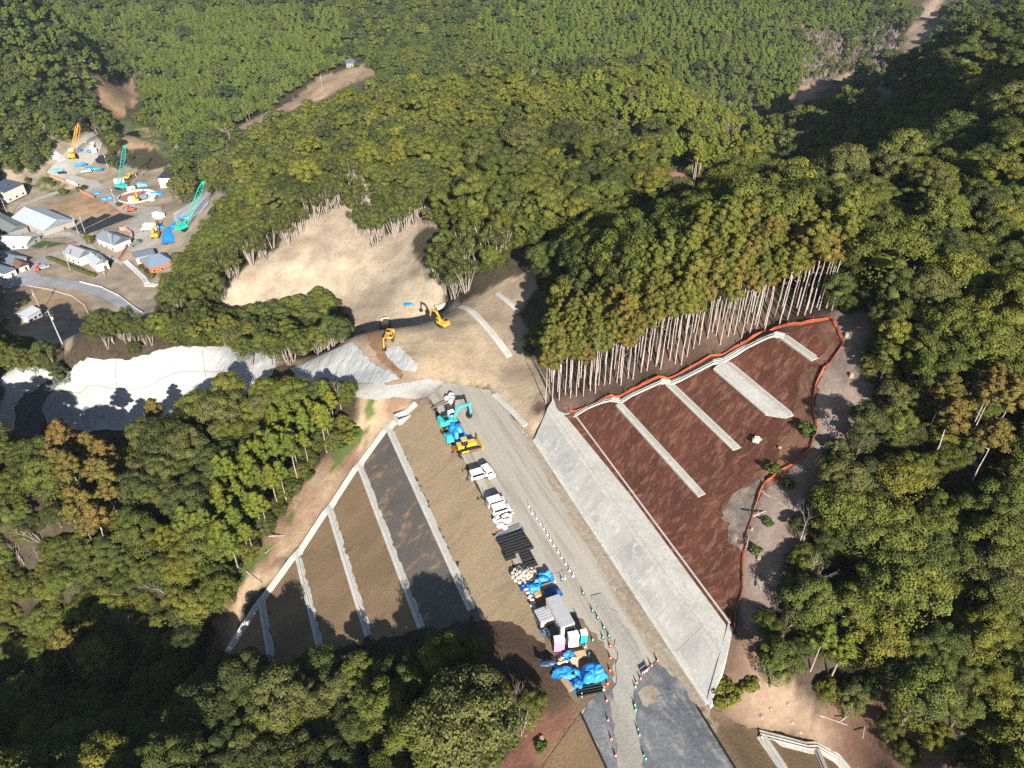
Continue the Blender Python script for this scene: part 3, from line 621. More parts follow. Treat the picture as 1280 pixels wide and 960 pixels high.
class Crown:
    def __init__(s): s.V = []; s.F = []; s.n = 0
    def quads(s, c, nrm, size, asp=.7):
        k = len(c); t = np.cross(nrm, unit(k)); t /= np.linalg.norm(t, axis=1, keepdims=True) + 1e-9; b = np.cross(nrm, t)
        sz = (size * rg.uniform(.6, 1.3, k))[:, None] if np.isscalar(size) else size[:, None]
        bend = nrm * sz * .25
        q = np.stack([c - t * sz - bend, c - b * sz * asp + bend * .4, c + t * sz - bend, c + b * sz * asp + bend * .4], 1)
        s.V.append(q.reshape(-1, 3)); s.F.append(np.arange(k * 4).reshape(k, 4) + s.n); s.n += k * 4
    def core(s, c, r):
        v = ICO_V * np.asarray(r) * rg.uniform(.85, 1.1, (len(ICO_V), 1)) + c
        f = np.concatenate([ICO_F, ICO_F[:, 2:3]], 1); s.V.append(v); s.F.append(f + s.n); s.n += len(v)
    def mesh(s, name, mat):
        V = np.concatenate(s.V); Fq = np.concatenate(s.F)
        me = bpy.data.meshes.new(name); me.vertices.add(len(V)); me.vertices.foreach_set('co', V.astype(np.float32).ravel())
        tri = Fq[:, 2] == Fq[:, 3]; ln = np.where(tri, 3, 4); st = np.concatenate([[0], np.cumsum(ln)[:-1]])
        loops = Fq.ravel()[np.stack([np.ones(len(Fq), bool)] * 3 + [~tri], 1).ravel()]
        me.loops.add(len(loops)); me.loops.foreach_set('vertex_index', loops.astype(np.int32)); me.polygons.add(len(Fq)); me.polygons.foreach_set('loop_start', st.astype(np.int32))
        me.update(calc_edges=True); me.materials.append(mat); return me
def broad(name, mat, R_, Hc, zb, nl, per, leaf, seed):
    """evergreen broadleaf crown: cauliflower of leafy lobes over a dome; R_ radius, Hc crown height, zb crown base"""
    global rg; rg = np.random.default_rng(seed); c = Crown()
    off = rg.uniform(-.2, .2, 2) * R_
    for i in range(nl):
        a = i * 2.399 + rg.uniform(-.4, .4); t = (i + .5) / nl; rad = math.sqrt(t) * R_ * .78; z = zb + Hc * (.80 * math.sqrt(max(0, 1 - (rad / R_) ** 2)) - .02) + rg.uniform(-.16, .13) * Hc
        p = np.array([math.cos(a) * rad + off[0] * (1 - t), math.sin(a) * rad + off[1] * (1 - t), z]); r = R_ * rg.uniform(.13, .36) * (26 / nl) ** .25; fl = rg.uniform(.65, .9)
        d = unit(per); d[:, 2] = np.where(d[:, 2] < -.35, -d[:, 2], d[:, 2])
        q = p + d * r * rg.uniform(.74, 1.14, (per, 1)) * np.array([1, 1, fl]); nn = d + unit(per) * .55 + np.array([0, 0, .25]); nn /= np.linalg.norm(nn, axis=1, keepdims=True)
        c.quads(q, nn, leaf); c.core(p, np.array([r, r, r * fl]) * .66)
    # skirt below
    k = per * 3; a = rg.uniform(0, 6.283, k); z = rg.uniform(.0, .5, k); rr_ = R_ * (.62 + .3 * z) * rg.uniform(.8, 1.05, k)
    q = np.stack([np.cos(a) * rr_, np.sin(a) * rr_, zb + (z - .25) * Hc], 1); nn = np.stack([np.cos(a), np.sin(a), np.zeros(k)], 1) + unit(k) * .6; nn /= np.linalg.norm(nn, axis=1, keepdims=True); c.quads(q, nn, leaf)
    c.core(np.array([0, 0, zb + Hc * .15]), np.array([R_ * .42, R_ * .42, Hc * .22]))
    return c.mesh(name, mat)
def conif(name, mat, R_, Hc, zb, n, leaf, seed, power=.85, tuft=0):
    """conifer crown: cone of drooping sprays, gathered in tufts"""
    global rg; rg = np.random.default_rng(seed); c = Crown()
    if tuft:
        for i in range(tuft):
            t = (i + .5) / tuft; a = i * 2.399 + rg.uniform(-.5, .5); rad = R_ * (1 - t) ** power * rg.uniform(.45, 1.08); p = np.array([math.cos(a) * rad, math.sin(a) * rad, zb + Hc * t * .95]); r = R_ * (.36 - .12 * t) * rg.uniform(.7, 1.35); per = n // tuft
            d = unit(per); d[:, 2] = np.abs(d[:, 2]) * .9 - .25
            q = p + d * r * rg.uniform(.7, 1.15, (per, 1)); nn = d + unit(per) * .5 + np.array([math.cos(a), math.sin(a), .2]) * .35; nn /= np.linalg.norm(nn, axis=1, keepdims=True); c.quads(q, nn, leaf); c.core(p, r * .8)
    else:
        t = rg.uniform(0, 1, n) ** 1.35; a = rg.uniform(0, 6.283, n); lob = 1 + .22 * np.sin(a * 5 + t * 19 + seed) * np.sin(t * 31 + a * 2)
        rad = R_ * (1 - t) ** power * lob * rg.uniform(.72, 1.05, n)
        q = np.stack([np.cos(a) * rad, np.sin(a) * rad, zb + Hc * t - rad * .25], 1); nn = np.stack([np.cos(a), np.sin(a), np.full(n, .55)], 1) + unit(n) * .5; nn /= np.linalg.norm(nn, axis=1, keepdims=True); c.quads(q, nn, leaf)
    for t in (.08, .25, .45, .65, .82): r = R_ * (1 - t) ** power * .58; c.core(np.array([0, 0, zb + Hc * t]), np.array([r, r, Hc * .17]))
    return c.mesh(name, mat)
def limb(mb, p, d, L, r, depth, rr, n=4):
    q = p + d * L; mb.tube(p, q, r, r * .62, n, 0, False)
    if depth <= 0: return
    for k in range(rr.choice((2, 3, 3) if depth > 1 else (2, 3))):
        e = (d + Vector((rr.uniform(-1, 1), rr.uniform(-1, 1), rr.uniform(-.25, .7))) * .62).normalized(); limb(mb, p + d * L * rr.uniform(.55, 1), e, L * rr.uniform(.55, .8), r * .55, depth - 1, rr, 3)
def mesh_of(mb, name, mats):
    me = bpy.data.meshes.new(name); me.from_pydata(mb.v, [], mb.f)
    for m in mats: me.materials.append(m)
    return me
def trunk_m(name, hgt, r, mat, limbs=4, z0=.45, reach=2.2, seed=1, bend=.3):
    rr = random.Random(seed); mb = MB(); p = Vector((0, 0, -.8)); pts_ = [p]
    for k in range(1, 6): p = Vector((rr.uniform(-bend, bend) * k * .3, rr.uniform(-bend, bend) * k * .3, hgt * k / 5)); pts_.append(p)
    for k in range(5): mb.tube(pts_[k], pts_[k + 1], r * (1 - .16 * k), r * (1 - .16 * (k + 1)), 6, 0, k == 4)
    for k in range(limbs):
        t = z0 + (1 - z0) * k / max(limbs, 1); i = min(4, int(t * 5)); q = pts_[i].lerp(pts_[i + 1], t * 5 - i); a = k * 2.4 + rr.random(); mb.tube(q, q + Vector((math.cos(a) * reach, math.sin(a) * reach, reach * .7)), r * .45, r * .15, 4)
    return mesh_of(mb, name, [mat])
# prototypes: (trunk mesh, crown mesh); near ones detailed, far ones light
BROAD = [(trunk_m('trunk', 9, .28, m_bark, 5, .4, 2.4, k), broad('crown', m_leaf, R_, hc, 5.2, nl, per, lf, 40 + k)) for k, (R_, hc, nl, per, lf) in enumerate([(4.6, 6.2, 36, 380, .135), (4.0, 6.6, 28, 420, .14), (5.0, 5.6, 46, 300, .14), (3.6, 6.0, 22, 460, .13), (4.4, 7.0, 32, 380, .15), (4.8, 5.2, 54, 250, .13)])]
CYP = [(trunk_m('trunk', 14.5, .17, m_pale, 0, .5, 1, 20 + k, .12), conif('crown', m_leaf, r, hc, 14.8 - hc, n, lf, 60 + k, .5, tf)) for k, (r, hc, n, lf, tf) in enumerate([(2.1, 5.6, 2600, .17, 34), (1.9, 6.2, 2400, .17, 34), (2.3, 5.0, 2600, .18, 30), (2.0, 5.4, 2400, .17, 28)])]
CED = [(trunk_m('trunk', 17.0, .12, m_cedb, 3, .5, .8, 30 + k, .22), conif('crown', m_leaf, r, hc, 17.6 - hc, n, lf, 80 + k, .38, tf)) for k, (r, hc, n, lf, tf) in enumerate([(2.3, 5.0, 2600, .17, 28), (2.1, 5.6, 2400, .17, 26), (2.5, 4.6, 2500, .17, 24), (2.4, 5.2, 2300, .17, 22)])]
BARE = []
for k in range(5):
    mb = MB(); rr = random.Random(90 + k)
    for j in range(rr.choice((1, 2, 3))): limb(mb, Vector((rr.uniform(-.4, .4), rr.uniform(-.4, .4), 1.2)), Vector((rr.uniform(-.5, .5), rr.uniform(-.5, .5), 1)).normalized(), 2.6, .09, 4, rr, 5)
    BARE.append((trunk_m('trunk', 2.6, .15, m_twig, 0, .5, 1, k, .1), mesh_of(mb, 'branches', [m_twig])))
FAN = []
for k in range(4):
    mb = MB(); rr = random.Random(120 + k); tips = []
    for j in range(rr.choice((4, 5, 6))):
        a = rr.uniform(0, 6.28); le = rr.uniform(.12, .38); p0 = Vector((math.cos(a) * .25, math.sin(a) * .25, -.5)); p1 = p0 + Vector((math.cos(a) * le * 4, math.sin(a) * le * 4, 4.6)); p2 = p1 + Vector((math.cos(a) * le * 3 + rr.uniform(-.5, .5), math.sin(a) * le * 3 + rr.uniform(-.5, .5), 3.8))
        mb.tube(p0, p1, .13, .1, 5, 0, False); mb.tube(p1, p2, .1, .05, 4, 0, False); tips.append(np.array(p2))
        for q in range(3): e = p1.lerp(p2, rr.random()); f_ = e + Vector((rr.uniform(-1, 1), rr.uniform(-1, 1), 1.0)); mb.tube(e, f_, .05, .02, 3, 0, False)
    rg = np.random.default_rng(130 + k); c = Crown()
    for p in tips:
        for q in range(2):
            p_ = p + rg.normal(0, .8, 3) * np.array([1, 1, .6]); d = unit(150); c.quads(p_ + d * rg.uniform(.4, 1.2, (150, 1)) * 1.05, d, .17)
    FAN.append((mesh_of(mb, 'trunk', [m_pale]), c.mesh('crown', m_leaf)))
FARP = bpy.data.collections.new('far_tree_shapes')
def farproto(name, me):
    o = bpy.data.objects.new(name, me); FARP.objects.link(o); return o
FB = [broad('far_crown', m_leaf_i, R_, hc, 3.8, nl, per, lf, 140 + k) for k, (R_, hc, nl, per, lf) in enumerate([(4.4, 7.0, 22, 110, .28), (4.0, 7.4, 18, 120, .28), (4.8, 6.6, 26, 100, .28), (3.7, 7.0, 16, 130, .27)])]
FC = [conif('far_crown', m_leaf_i, r, hc, 5.0, n, lf, 160 + k, .45, tf) for k, (r, hc, n, lf, tf) in enumerate([(2.8, 4.6, 640, .31, 22), (2.6, 5.2, 640, .31, 22), (3.1, 4.2, 680, .32, 22)])]
FD = []
for k in range(3):
    mb = MB(); rr = random.Random(170 + k)
    for j in range(3): limb(mb, Vector((rr.uniform(-.8, .8), rr.uniform(-.8, .8), .2)), Vector((rr.uniform(-.6, .6), rr.uniform(-.6, .6), 1)).normalized(), 2.6, .16, 3, rr, 4)
    FD.append(mesh_of(mb, 'far_branches', [m_twig]))
def retint(me): q = me.copy(); q.materials[0] = m_leaf_i; return q
FN = [retint(b[1]) for b in BROAD] + [retint(b[1]) for b in CYP[:2]]
for k, m in enumerate(FB + FC + FD + FN): farproto('far_tree_%s' % 'abcdefghijklmnopqrstuvwxyz'[k], m)
NFB, NFC, NFD = len(FB), len(FC), len(FD)

# ------------------------------------------------------------------ where the photo shows no trees
KEEP = [
 [(262, 383), (300, 347), (350, 316), (405, 280), (445, 246), (472, 226), (462, 248), (440, 268), (437, 292), (470, 310), (500, 296), (545, 264), (552, 275), (514, 305), (512, 335), (550, 372), (575, 382), (665, 340), (668, 352), (645, 385), (652, 435), (672, 455), (680, 512), (715, 512), (780, 494), (860, 462), (960, 412), (1038, 396), (1085, 385), (1090, 420), (1075, 445), (1080, 480), (1055, 520), (1045, 560), (1005, 610), (985, 655), (960, 700), (950, 760), (940, 800), (942, 850), (960, 872), (1000, 888), (1050, 896), (1080, 925), (1090, 962), (680, 962), (725, 880), (690, 830), (665, 800), (610, 768), (585, 765), (540, 780), (480, 800), (420, 812), (340, 815), (290, 825), (262, 815), (300, 735), (322, 695), (352, 645), (385, 602), (400, 575), (432, 552), (440, 530), (455, 512), (430, 490), (470, 480), (462, 450), (440, 430), (380, 455), (345, 440), (372, 425), (440, 408), (436, 380), (400, 356), (360, 366), (320, 372), (285, 384)],
 [(98, 458), (130, 452), (230, 436), (340, 434), (346, 446), (318, 450), (290, 464), (255, 482), (240, 494), (218, 502), (208, 506), (160, 522), (120, 522), (100, 526), (60, 536)], [(0, 464), (85, 463), (64, 490), (50, 522), (20, 538), (0, 538)],
 [(0, 222), (60, 218), (64, 192), (118, 162), (132, 178), (122, 200), (140, 212), (180, 220), (215, 214), (218, 222), (198, 245), (196, 262), (240, 255), (258, 222), (262, 250), (225, 300), (215, 330), (190, 352), (188, 385), (186, 398), (170, 396), (115, 402), (100, 415), (105, 440), (78, 445), (60, 425), (0, 418)],
 [(120, 104), (165, 98), (172, 128), (148, 150), (128, 140)], [(150, 158), (200, 160), (205, 192), (150, 196)], [(265, 172), (302, 156), (345, 134), (395, 100), (440, 78), (462, 76), (462, 94), (420, 114), (350, 141), (300, 168)],
 [(1130, 62), (1142, 28), (1168, 0), (1182, 0), (1165, 40), (1140, 70)], [(985, 120), (1062, 92), (1066, 102), (1000, 136)], [(828, 206), (866, 206), (882, 218), (850, 228), (828, 216)], [(275, 230), (295, 228), (297, 238), (278, 240)],
]
KEEP = [np.array(k, float) for k in KEEP]
def kept(px, py):
    c = np.zeros(np.shape(px), bool)
    for k in KEEP: c |= inpoly(px, py, k)
    return c
def inp(px, py, P): return inpoly(px, py, np.array(P, float))
# ------------------------------------------------------------------ scatter
rs = np.random.default_rng(21)
cand = []
for y0, y1, st in ((10, 130, 3.9), (130, 260, 4.1), (260, 420, 4.4), (420, 900, 4.4)):
    half = y1 * .82 + 60; gx, gy = np.meshgrid(np.arange(-half, half, st), np.arange(y0, y1, st))
    cand.append(np.stack([gx.ravel() + rs.uniform(-.42, .42, gx.size) * st, gy.ravel() + rs.uniform(-.42, .42, gx.size) * st, np.full(gx.size, st)], 1))
_hp = [pick(*p, 12)[:2] for p in [(225, 650), (255, 585), (300, 555), (330, 515), (370, 478), (430, 468), (468, 492), (452, 548), (405, 605), (350, 655), (300, 705), (280, 665)]]
_lo, _hi = np.min(_hp, 0), np.max(_hp, 0); gx, gy = np.meshgrid(np.arange(_lo[0], _hi[0], 2.7), np.arange(_lo[1], _hi[1], 2.7)); _q = np.stack([gx.ravel() + rs.uniform(-1.2, 1.2, gx.size), gy.ravel() + rs.uniform(-1.2, 1.2, gx.size), np.full(gx.size, 3.1)], 1)
_gx, _gy = np.meshgrid(np.arange(-190, -20, 3.2), np.arange(160, 260, 3.2)); cand.append(np.stack([_gx.ravel() + rs.uniform(-1, 1, _gx.size), _gy.ravel() + rs.uniform(-1, 1, _gx.size), np.full(_gx.size, 3.2)], 1))
cand = np.concatenate(cand); cand = np.concatenate([cand[~inpoly(cand[:, 0], cand[:, 1], _hp)], _q[inpoly(_q[:, 0], _q[:, 1], _hp)]]); cx, cy = cand[:, 0], cand[:, 1]; cz = h(cx, cy)
bx, by, de = proj(cx, cy, cz); tx, ty, _ = proj(cx, cy, cz + 12); mx_, my_, _ = proj(cx, cy, cz + 7)
rad_px = 3.8 * F / de
ok = (cy > 12) & (tx > -280) & (tx < 1560) & (ty > -60) & (my_ < 1280)
st_ = cand[:, 2].copy(); rad_px = np.where(bx > 930, rad_px * .7, rad_px); ok &= ~kept(tx - rad_px, ty + 6) & ~kept(tx + rad_px, ty + 6); ok &= ~(kept(bx, by)) & ~kept(mx_, my_) & ~kept(tx, ty - 2) & ~kept(mx_ - rad_px, my_) & ~kept(mx_ + rad_px, my_)
ROW = [np.array(pick_prof(*q)[:2]) for q in ((676, 512), (712, 508), (775, 490), (840, 468), (905, 440), (965, 408), (1036, 388))]
_n = BX * 0 + np.array(xy_of(*(np.array([.62, .78])))) ; _n = _n / np.linalg.norm(_n)
BAND = np.array([p - _n * 6 for p in ROW] + [p + _n * 12 for p in ROW[::-1]])
BELT = [[(0, 415), (82, 425), (82, 452), (0, 456)], [(112, 398), (190, 386), (345, 366), (440, 350), (446, 402), (350, 428), (232, 430), (122, 446)]]
_tw = np.array(pxs(T1))[:, :2]; _inb = np.zeros(len(cx), bool)
b9x, b9y, _ = proj(cx, cy, cz + 8.5)
for P in BELT: _inb |= inp(b9x, b9y + 2, P)
_inb &= ~kept(b9x, b9y - 1) & ~kept(b9x - rad_px * .6, b9y + 4) & ~kept(b9x + rad_px * .6, b9y + 4) & (de > 150)
ok |= _inb & (de > 150) & (de < 290) & ~inpoly(cx, cy, _tw) & (polydist(cx, cy, _tw) > 2.5) & (cz > -50)
st_ = np.where(_inb, 8.5, st_)
ok &= ~((by > 955) & (bx > 590) & (bx < 1230))
ok &= ~((st_ == 3.2))
EDGES = [[pick(*q)[:2] for q in E_] for E_ in ([(246, 394), (290, 352), (350, 313), (405, 273), (447, 238)], [(432, 268), (438, 292), (470, 312), (505, 294), (546, 266)], [(552, 360), (574, 384), (606, 372), (640, 356), (664, 338)])]
_ed = np.full(len(cx), 1e9)
for E_ in EDGES: _ed = np.minimum(_ed, polydist(cx, cy, E_, False))
ok &= _ed > 6.5
CLEAR = [BAND, ROADP[:, :2], LEFT[:, :2], RIGHT[:, :2], BR[:, :2], BL[:, :2]]
for P in CLEAR: ok &= ~inpoly(cx, cy, P)
cx, cy, cz, bx, by, tx, ty, de, st_ = [a[ok] for a in (cx, cy, cz, bx, by, tx, ty, de, st_)]
# hidden behind a ridge?
vis = np.zeros(len(cx), bool)
for i in range(0, len(cx), 4000):
    q = np.stack([cx[i:i + 4000], cy[i:i + 4000], cz[i:i + 4000] + 13], -1); o = np.array([0, 0, H]); tt = np.linspace(.15, .985, 90)[None, :, None]
    p = o + (q[:, None] - o) * tt; vis[i:i + 4000] = ((h(p[..., 0], p[..., 1]) + 3.5) < p[..., 2]).mean(1) > .995
edge = ((tx < -40) | (tx > 1320) | (by > 1040)) & ~((by > 950) & (tx > 540) & (tx < 1260))
sel = vis | (edge & (de < 200))
cx, cy, cz, bx, by, tx, ty, de, vis, st_ = [a[sel] for a in (cx, cy, cz, bx, by, tx, ty, de, vis, st_)]
# species by place in the photo
n0 = len(cx); big = fbm(cx / 40 + 5, cy / 40, 3); sp = np.array(['broad'] * n0, dtype=object)
HIN = [(235, 640), (255, 590), (300, 560), (330, 520), (370, 480), (430, 470), (465, 490), (450, 545), (405, 600), (350, 650), (300, 700), (285, 660)]
sp[st_ == 3.1] = 'cyp'
REDP = [[(55, 560), (90, 545), (140, 570), (135, 650), (70, 665)], [(1175, 470), (1225, 440), (1290, 450), (1290, 560), (1200, 570)], [(60, 790), (95, 790), (95, 830), (60, 830)], [(1190, 910), (1230, 900), (1240, 960), (1190, 960)], [(160, 480), (190, 470), (200, 520), (165, 530)]]
for P in REDP: sp[inp(tx, ty, P)] = 'ced'
FAR_C = [[(120, 0), (420, 0), (455, 60), (300, 140), (210, 175), (170, 90)], [(0, 0), (130, 0), (120, 100), (60, 90), (0, 60)], [(560, -40), (1130, -40), (1000, 120), (930, 190), (880, 120), (840, 60), (620, 70)], [(700, 90), (840, 60), (930, 130), (940, 210), (860, 180), (800, 150)]]
for P in FAR_C: k = inp(tx, ty, P); sp[k & (rs.random(n0) < .82)] = 'cyp'
sp[inp(tx, ty, [(945, 770), (1070, 770), (1090, 890), (955, 880)]) & (rs.random(n0) < .6)] = 'cyp'
BAREP = [([(590, 760), (640, 765), (710, 850), (650, 890), (590, 830)], .92), ([(500, 850), (560, 840), (680, 880), (680, 985), (440, 985), (440, 900)], .55), ([(1010, 30), (1130, 20), (1120, 110), (1000, 130)], .75), ([(100, 140), (180, 70), (175, 100), (120, 150)], .6), ([(960, 600), (1010, 560), (1060, 640), (1000, 740)], .3), ([(1080, 860), (1280, 860), (1280, 960), (1080, 960)], .22), ([(1060, 380), (1110, 370), (1120, 480), (1060, 520)], .45), ([(0, 620), (60, 600), (60, 700), (0, 720)], .6), ([(180, 170), (300, 140), (290, 190), (240, 215), (180, 205)], .4), ([(780, 190), (830, 190), (830, 240), (780, 240)], .5), ([(880, 90), (960, 60), (960, 150), (900, 150)], .35)]
for P, pr in BAREP: sp[inp(tx, ty, P) & (rs.random(n0) < pr)] = 'bare'
sp[(sp == 'broad') & (rs.random(n0) < .05)] = 'bare'
FANP = [[(240, 400), (290, 330), (350, 295), (440, 235), (470, 215), (452, 250), (400, 290), (350, 322), (300, 352), (262, 388)], [(430, 262), (540, 215), (555, 262), (500, 300), (468, 312), (436, 292)], [(545, 335), (640, 300), (668, 338), (575, 384)], [(110, 395), (345, 375), (440, 352), (445, 410), (350, 440), (120, 452)], [(0, 420), (80, 425), (80, 460), (0, 462)]]
sp[(st_ == 8.5) & (rs.random(n0) < .5)] = 'fan'
for P in FANP: sp[inp(bx, by, P) & (rs.random(n0) < .6)] = 'fan'
TONES = {'broad': np.array([(.072, .082, .018), (.061, .074, .018), (.087, .091, .018), (.049, .061, .018), (.040, .048, .017), (.102, .100, .020), (.072, .076, .026)]),
         'cyp': np.array([(.078, .092, .015), (.066, .084, .016), (.092, .098, .016)]), 'ced': np.array([(.090, .070, .020), (.080, .068, .019), (.098, .068, .022)]), 'fan': np.array([(.068, .078, .020), (.056, .066, .022)]), 'bare': np.array([(.2, .18, .17)])}
TNAME = {'broad': ['olive green', 'mid green', 'yellow-green', 'deep green', 'dark', 'bright yellow-green', 'dull grey-green'], 'cyp': ['yellow-green', 'green', 'bright olive'], 'ced': ['rusty brown', 'brown-olive', 'orange-brown'], 'fan': ['olive', 'dull green'], 'bare': ['grey']}
TW = {'broad': [.26, .22, .18, .14, .08, .05, .07], 'cyp': [.4, .35, .25], 'ced': [.4, .3, .3], 'fan': [.5, .5], 'bare': [1]}
def region(px, py, d):  # short words for where a tree stands
    if px > 930 and py > 215 and d < 190: return 'on the slope right of the orange fence'
    if py > 760 and px < 720: return 'in the near wood below the terraced embankment'
    if px < 480 and py > 455: return 'in the wood left of the terraced embankment'
    if px < 450 and py > 340: return 'in the belt behind the white bank sheet'
    if px < 520 and py > 200: return 'on the flank above the bare pale cut'
    return 'on the hill behind the red-brown slope'
backrow = inpoly(cx, cy, np.array([p + _n * 11 for p in ROW] + [p + _n * 40 for p in ROW[::-1]]))
far_pts = {'broad': [], 'cyp': [], 'bare': []}
near = {'broad': [], 'cyp': [], 'ced': [], 'fan': [], 'bare': []}
order = np.argsort(de)
for i in order:
    k = sp[i]; t = rs.choice(len(TONES[k]), p=TW[k]); tone = TONES[k][t] * rs.uniform(1.0, 1.3); s_ = rs.uniform(.72, 1.22) if k != 'broad' else float(np.clip(.75 * math.exp(rs.normal(0, .28)), .42, 1.6))
    if k == 'broad' and big[i] > .10: t = int(rs.choice([0, 3, 4, 6])); tone = TONES[k][t] * rs.uniform(.95, 1.25); s_ *= 1.18
    if k == 'cyp' and de[i] > 380: tone = tone * np.array([.80, .90, 1.15])  # far plantations: darker, bluer kind, the tone also standing in for haze
    if k == 'broad' and de[i] > 420: tone = tone * np.array([.84, .92, 1.1])  # bluer with distance: haze put into the leaf tone
    if k in ('broad', 'cyp') and backrow[i]: s_ = rs.uniform(1.25, 1.5)
    if st_[i] == 8.5: s_ = rs.uniform(.62, .8)
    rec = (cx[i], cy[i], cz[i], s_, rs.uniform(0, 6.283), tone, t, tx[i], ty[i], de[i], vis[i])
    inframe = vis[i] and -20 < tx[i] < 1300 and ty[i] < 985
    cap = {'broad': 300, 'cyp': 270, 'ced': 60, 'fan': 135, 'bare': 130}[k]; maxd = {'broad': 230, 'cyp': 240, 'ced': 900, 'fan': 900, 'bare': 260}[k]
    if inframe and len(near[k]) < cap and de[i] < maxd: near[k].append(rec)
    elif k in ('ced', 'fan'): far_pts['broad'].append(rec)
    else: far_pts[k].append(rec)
for i in np.flatnonzero((de < 330) & vis):
    for q in range(2):
        x, y = cx[i] + rs.uniform(-3.2, 3.2), cy[i] + rs.uniform(-3.2, 3.2); z = float(h(x, y)); p_ = proj(x, y, z); p2_ = proj(x, y, z + 4)
        if kept(np.array([p_[0], p2_[0]]), np.array([p_[1], p2_[1]])).any() or min(polydist(np.array([x]), np.array([y]), E_, False)[0] for E_ in EDGES) < 6 or inpoly(np.array([x]), np.array([y]), BAND)[0] or any(inpoly(np.array([x]), np.array([y]), P)[0] for P in CLEAR[1:]): continue
        far_pts['broad'].append((x, y, z - 1.6, rs.uniform(.35, .6), rs.uniform(0, 6.28), TONES['broad'][int(rs.integers(7))] * rs.uniform(.8, 1.1), 0, 0, 0, de[i], True))
for q in range(26):
    px, py = 120 + q * 4.2 + rs.uniform(-3, 3), rs.uniform(416, 438) - q * .3; P = pick(px, py); rec = (P[0], P[1], P[2], rs.uniform(.55, .75), rs.uniform(0, 6.28), TONES['fan'][q % 2] * rs.uniform(.85, 1.1), q % 2, px, py - 25, 230., True)
    if not inpoly(np.array([P[0]]), np.array([P[1]]), _tw)[0]: (near['fan'] if q % 3 else far_pts['broad']).append(rec)
for E_ in EDGES:
    for q in subdiv(E_, 1.9, False):
        for g_k in range(2):
            best = None
            for tr in range(8):
                x, y = q[0] + rs.uniform(-4.5, 4.5), q[1] + rs.uniform(-1, 6); z = float(h(x, y)); p_ = proj(x, y, z); p2_ = proj(x, y, z + 8)
                if not kept(np.array([p_[0], p2_[0]]), np.array([p_[1], p2_[1]])).any(): best = (x, y, z, p_); break
            if best and (len(near['fan']) < 290): near['fan'].append((best[0], best[1], best[2], rs.uniform(.75, 1.2), rs.uniform(0, 6.28), TONES['fan'][g_k] * rs.uniform(.9, 1.2), g_k, float(best[3][0]), float(best[3][1]) - 30, float(best[3][2]), True))
# the row of tall cedars along the top of the red-brown slope
row = [np.array(uv_of(*pick_prof(*q)[:2])) for q in ((676, 512), (712, 508), (775, 490), (840, 468), (905, 440), (965, 408), (1036, 388))]
cedrow = []
for r_ in range(6):
    acc = rs.uniform(0, 1.4)
    for a, b in zip(row[:-1], row[1:]):
        L_ = np.linalg.norm(b - a); nn = np.array([-(b - a)[1], (b - a)[0]]) / L_
        if nn[1] < 0: nn = -nn
        while acc < L_:
            q = a + (b - a) * acc / L_ + nn * (1.6 + r_ * 1.9 + rs.uniform(-.9, .9)); x, y = xy_of(*q); cedrow.append((float(x), float(y), r_)); acc += rs.uniform(.85, 1.7)
        acc -= L_
print('trees', {k: len(v) for k, v in near.items()}, {k: len(v) for k, v in far_pts.items()}, 'row', len(cedrow))
def tree_proto(name, pair, label, cat, crown='crown'):
    r = thing(name, label, cat); o = bpy.data.objects.new('trunk', pair[0]); COL.objects.link(o); o.parent = r
    c = bpy.data.objects.new(crown, pair[1]); COL.objects.link(c); c.parent = r; return r
def place(name, pairs, cat, recs, label, group, crown='crown', zs=(.9, 1.12), sk=1.0):
    protos = []
    for j, (x, y, z, s_, rz, tone, t, px, py, d, _) in enumerate(recs):
        v = j % len(pairs) if j < len(pairs) else int(rs.integers(len(pairs))); lb, gp = label(s_, t, px, py, d), group(px, py, d)
        if j < len(pairs): r = tree_proto(name, pairs[v], lb, cat, crown); protos.append(r); r.location = (float(x), float(y), float(z)); r.rotation_euler = (0, 0, rz); r['group'] = gp
        else: r = copy_tree(protos[v], (x, y, z), rz, lb, gp)
        zz = rs.uniform(*zs); r.scale = (s_ * sk, s_ * sk, s_ * zz * sk)
        for ch in r.children:
            if ch.name.startswith(crown): ch.color = (*[float(a) for a in tone], 1)
sz = lambda s_: 'small' if s_ < .85 else ('large' if s_ > 1.12 else 'medium')
place('broadleaf_tree', BROAD, 'tree', near['broad'], lambda s_, t, px, py, d: '%s %s rounded evergreen tree %s' % (sz(s_), TNAME['broad'][t], region(px, py, d)), lambda px, py, d: 'evergreen trees ' + region(px, py, d))
place('cypress_tree', CYP, 'conifer', near['cyp'], lambda s_, t, px, py, d: '%s %s pointed cypress %s' % (sz(s_), TNAME['cyp'][t], region(px, py, d)), lambda px, py, d: 'cypresses ' + region(px, py, d), zs=(.85, 1.0), sk=.92)
place('cedar_tree', CED, 'conifer', near['ced'], lambda s_, t, px, py, d: '%s %s cedar standing among green trees %s' % (sz(s_), TNAME['ced'][t], region(px, py, d)), lambda px, py, d: 'brown cedars ' + region(px, py, d), zs=(.75, .9), sk=1.05)
place('bare_tree', BARE, 'bare tree', near['bare'], lambda s_, t, px, py, d: '%s leafless grey tree with fine branches %s' % (sz(s_), region(px, py, d)), lambda px, py, d: 'leafless trees ' + region(px, py, d), 'branches', sk=1.0)
place('pale_stem_tree', FAN, 'tree', near['fan'], lambda s_, t, px, py, d: '%s pale-stemmed clump with %s leaves %s' % (sz(s_), TNAME['fan'][t], region(px, py, d)), lambda px, py, d: 'pale stemmed trees ' + region(px, py, d), sk=1.0)
RT = np.array([(.092, .086, .020), (.086, .090, .018), (.108, .084, .022), (.074, .084, .020)])
recs = []
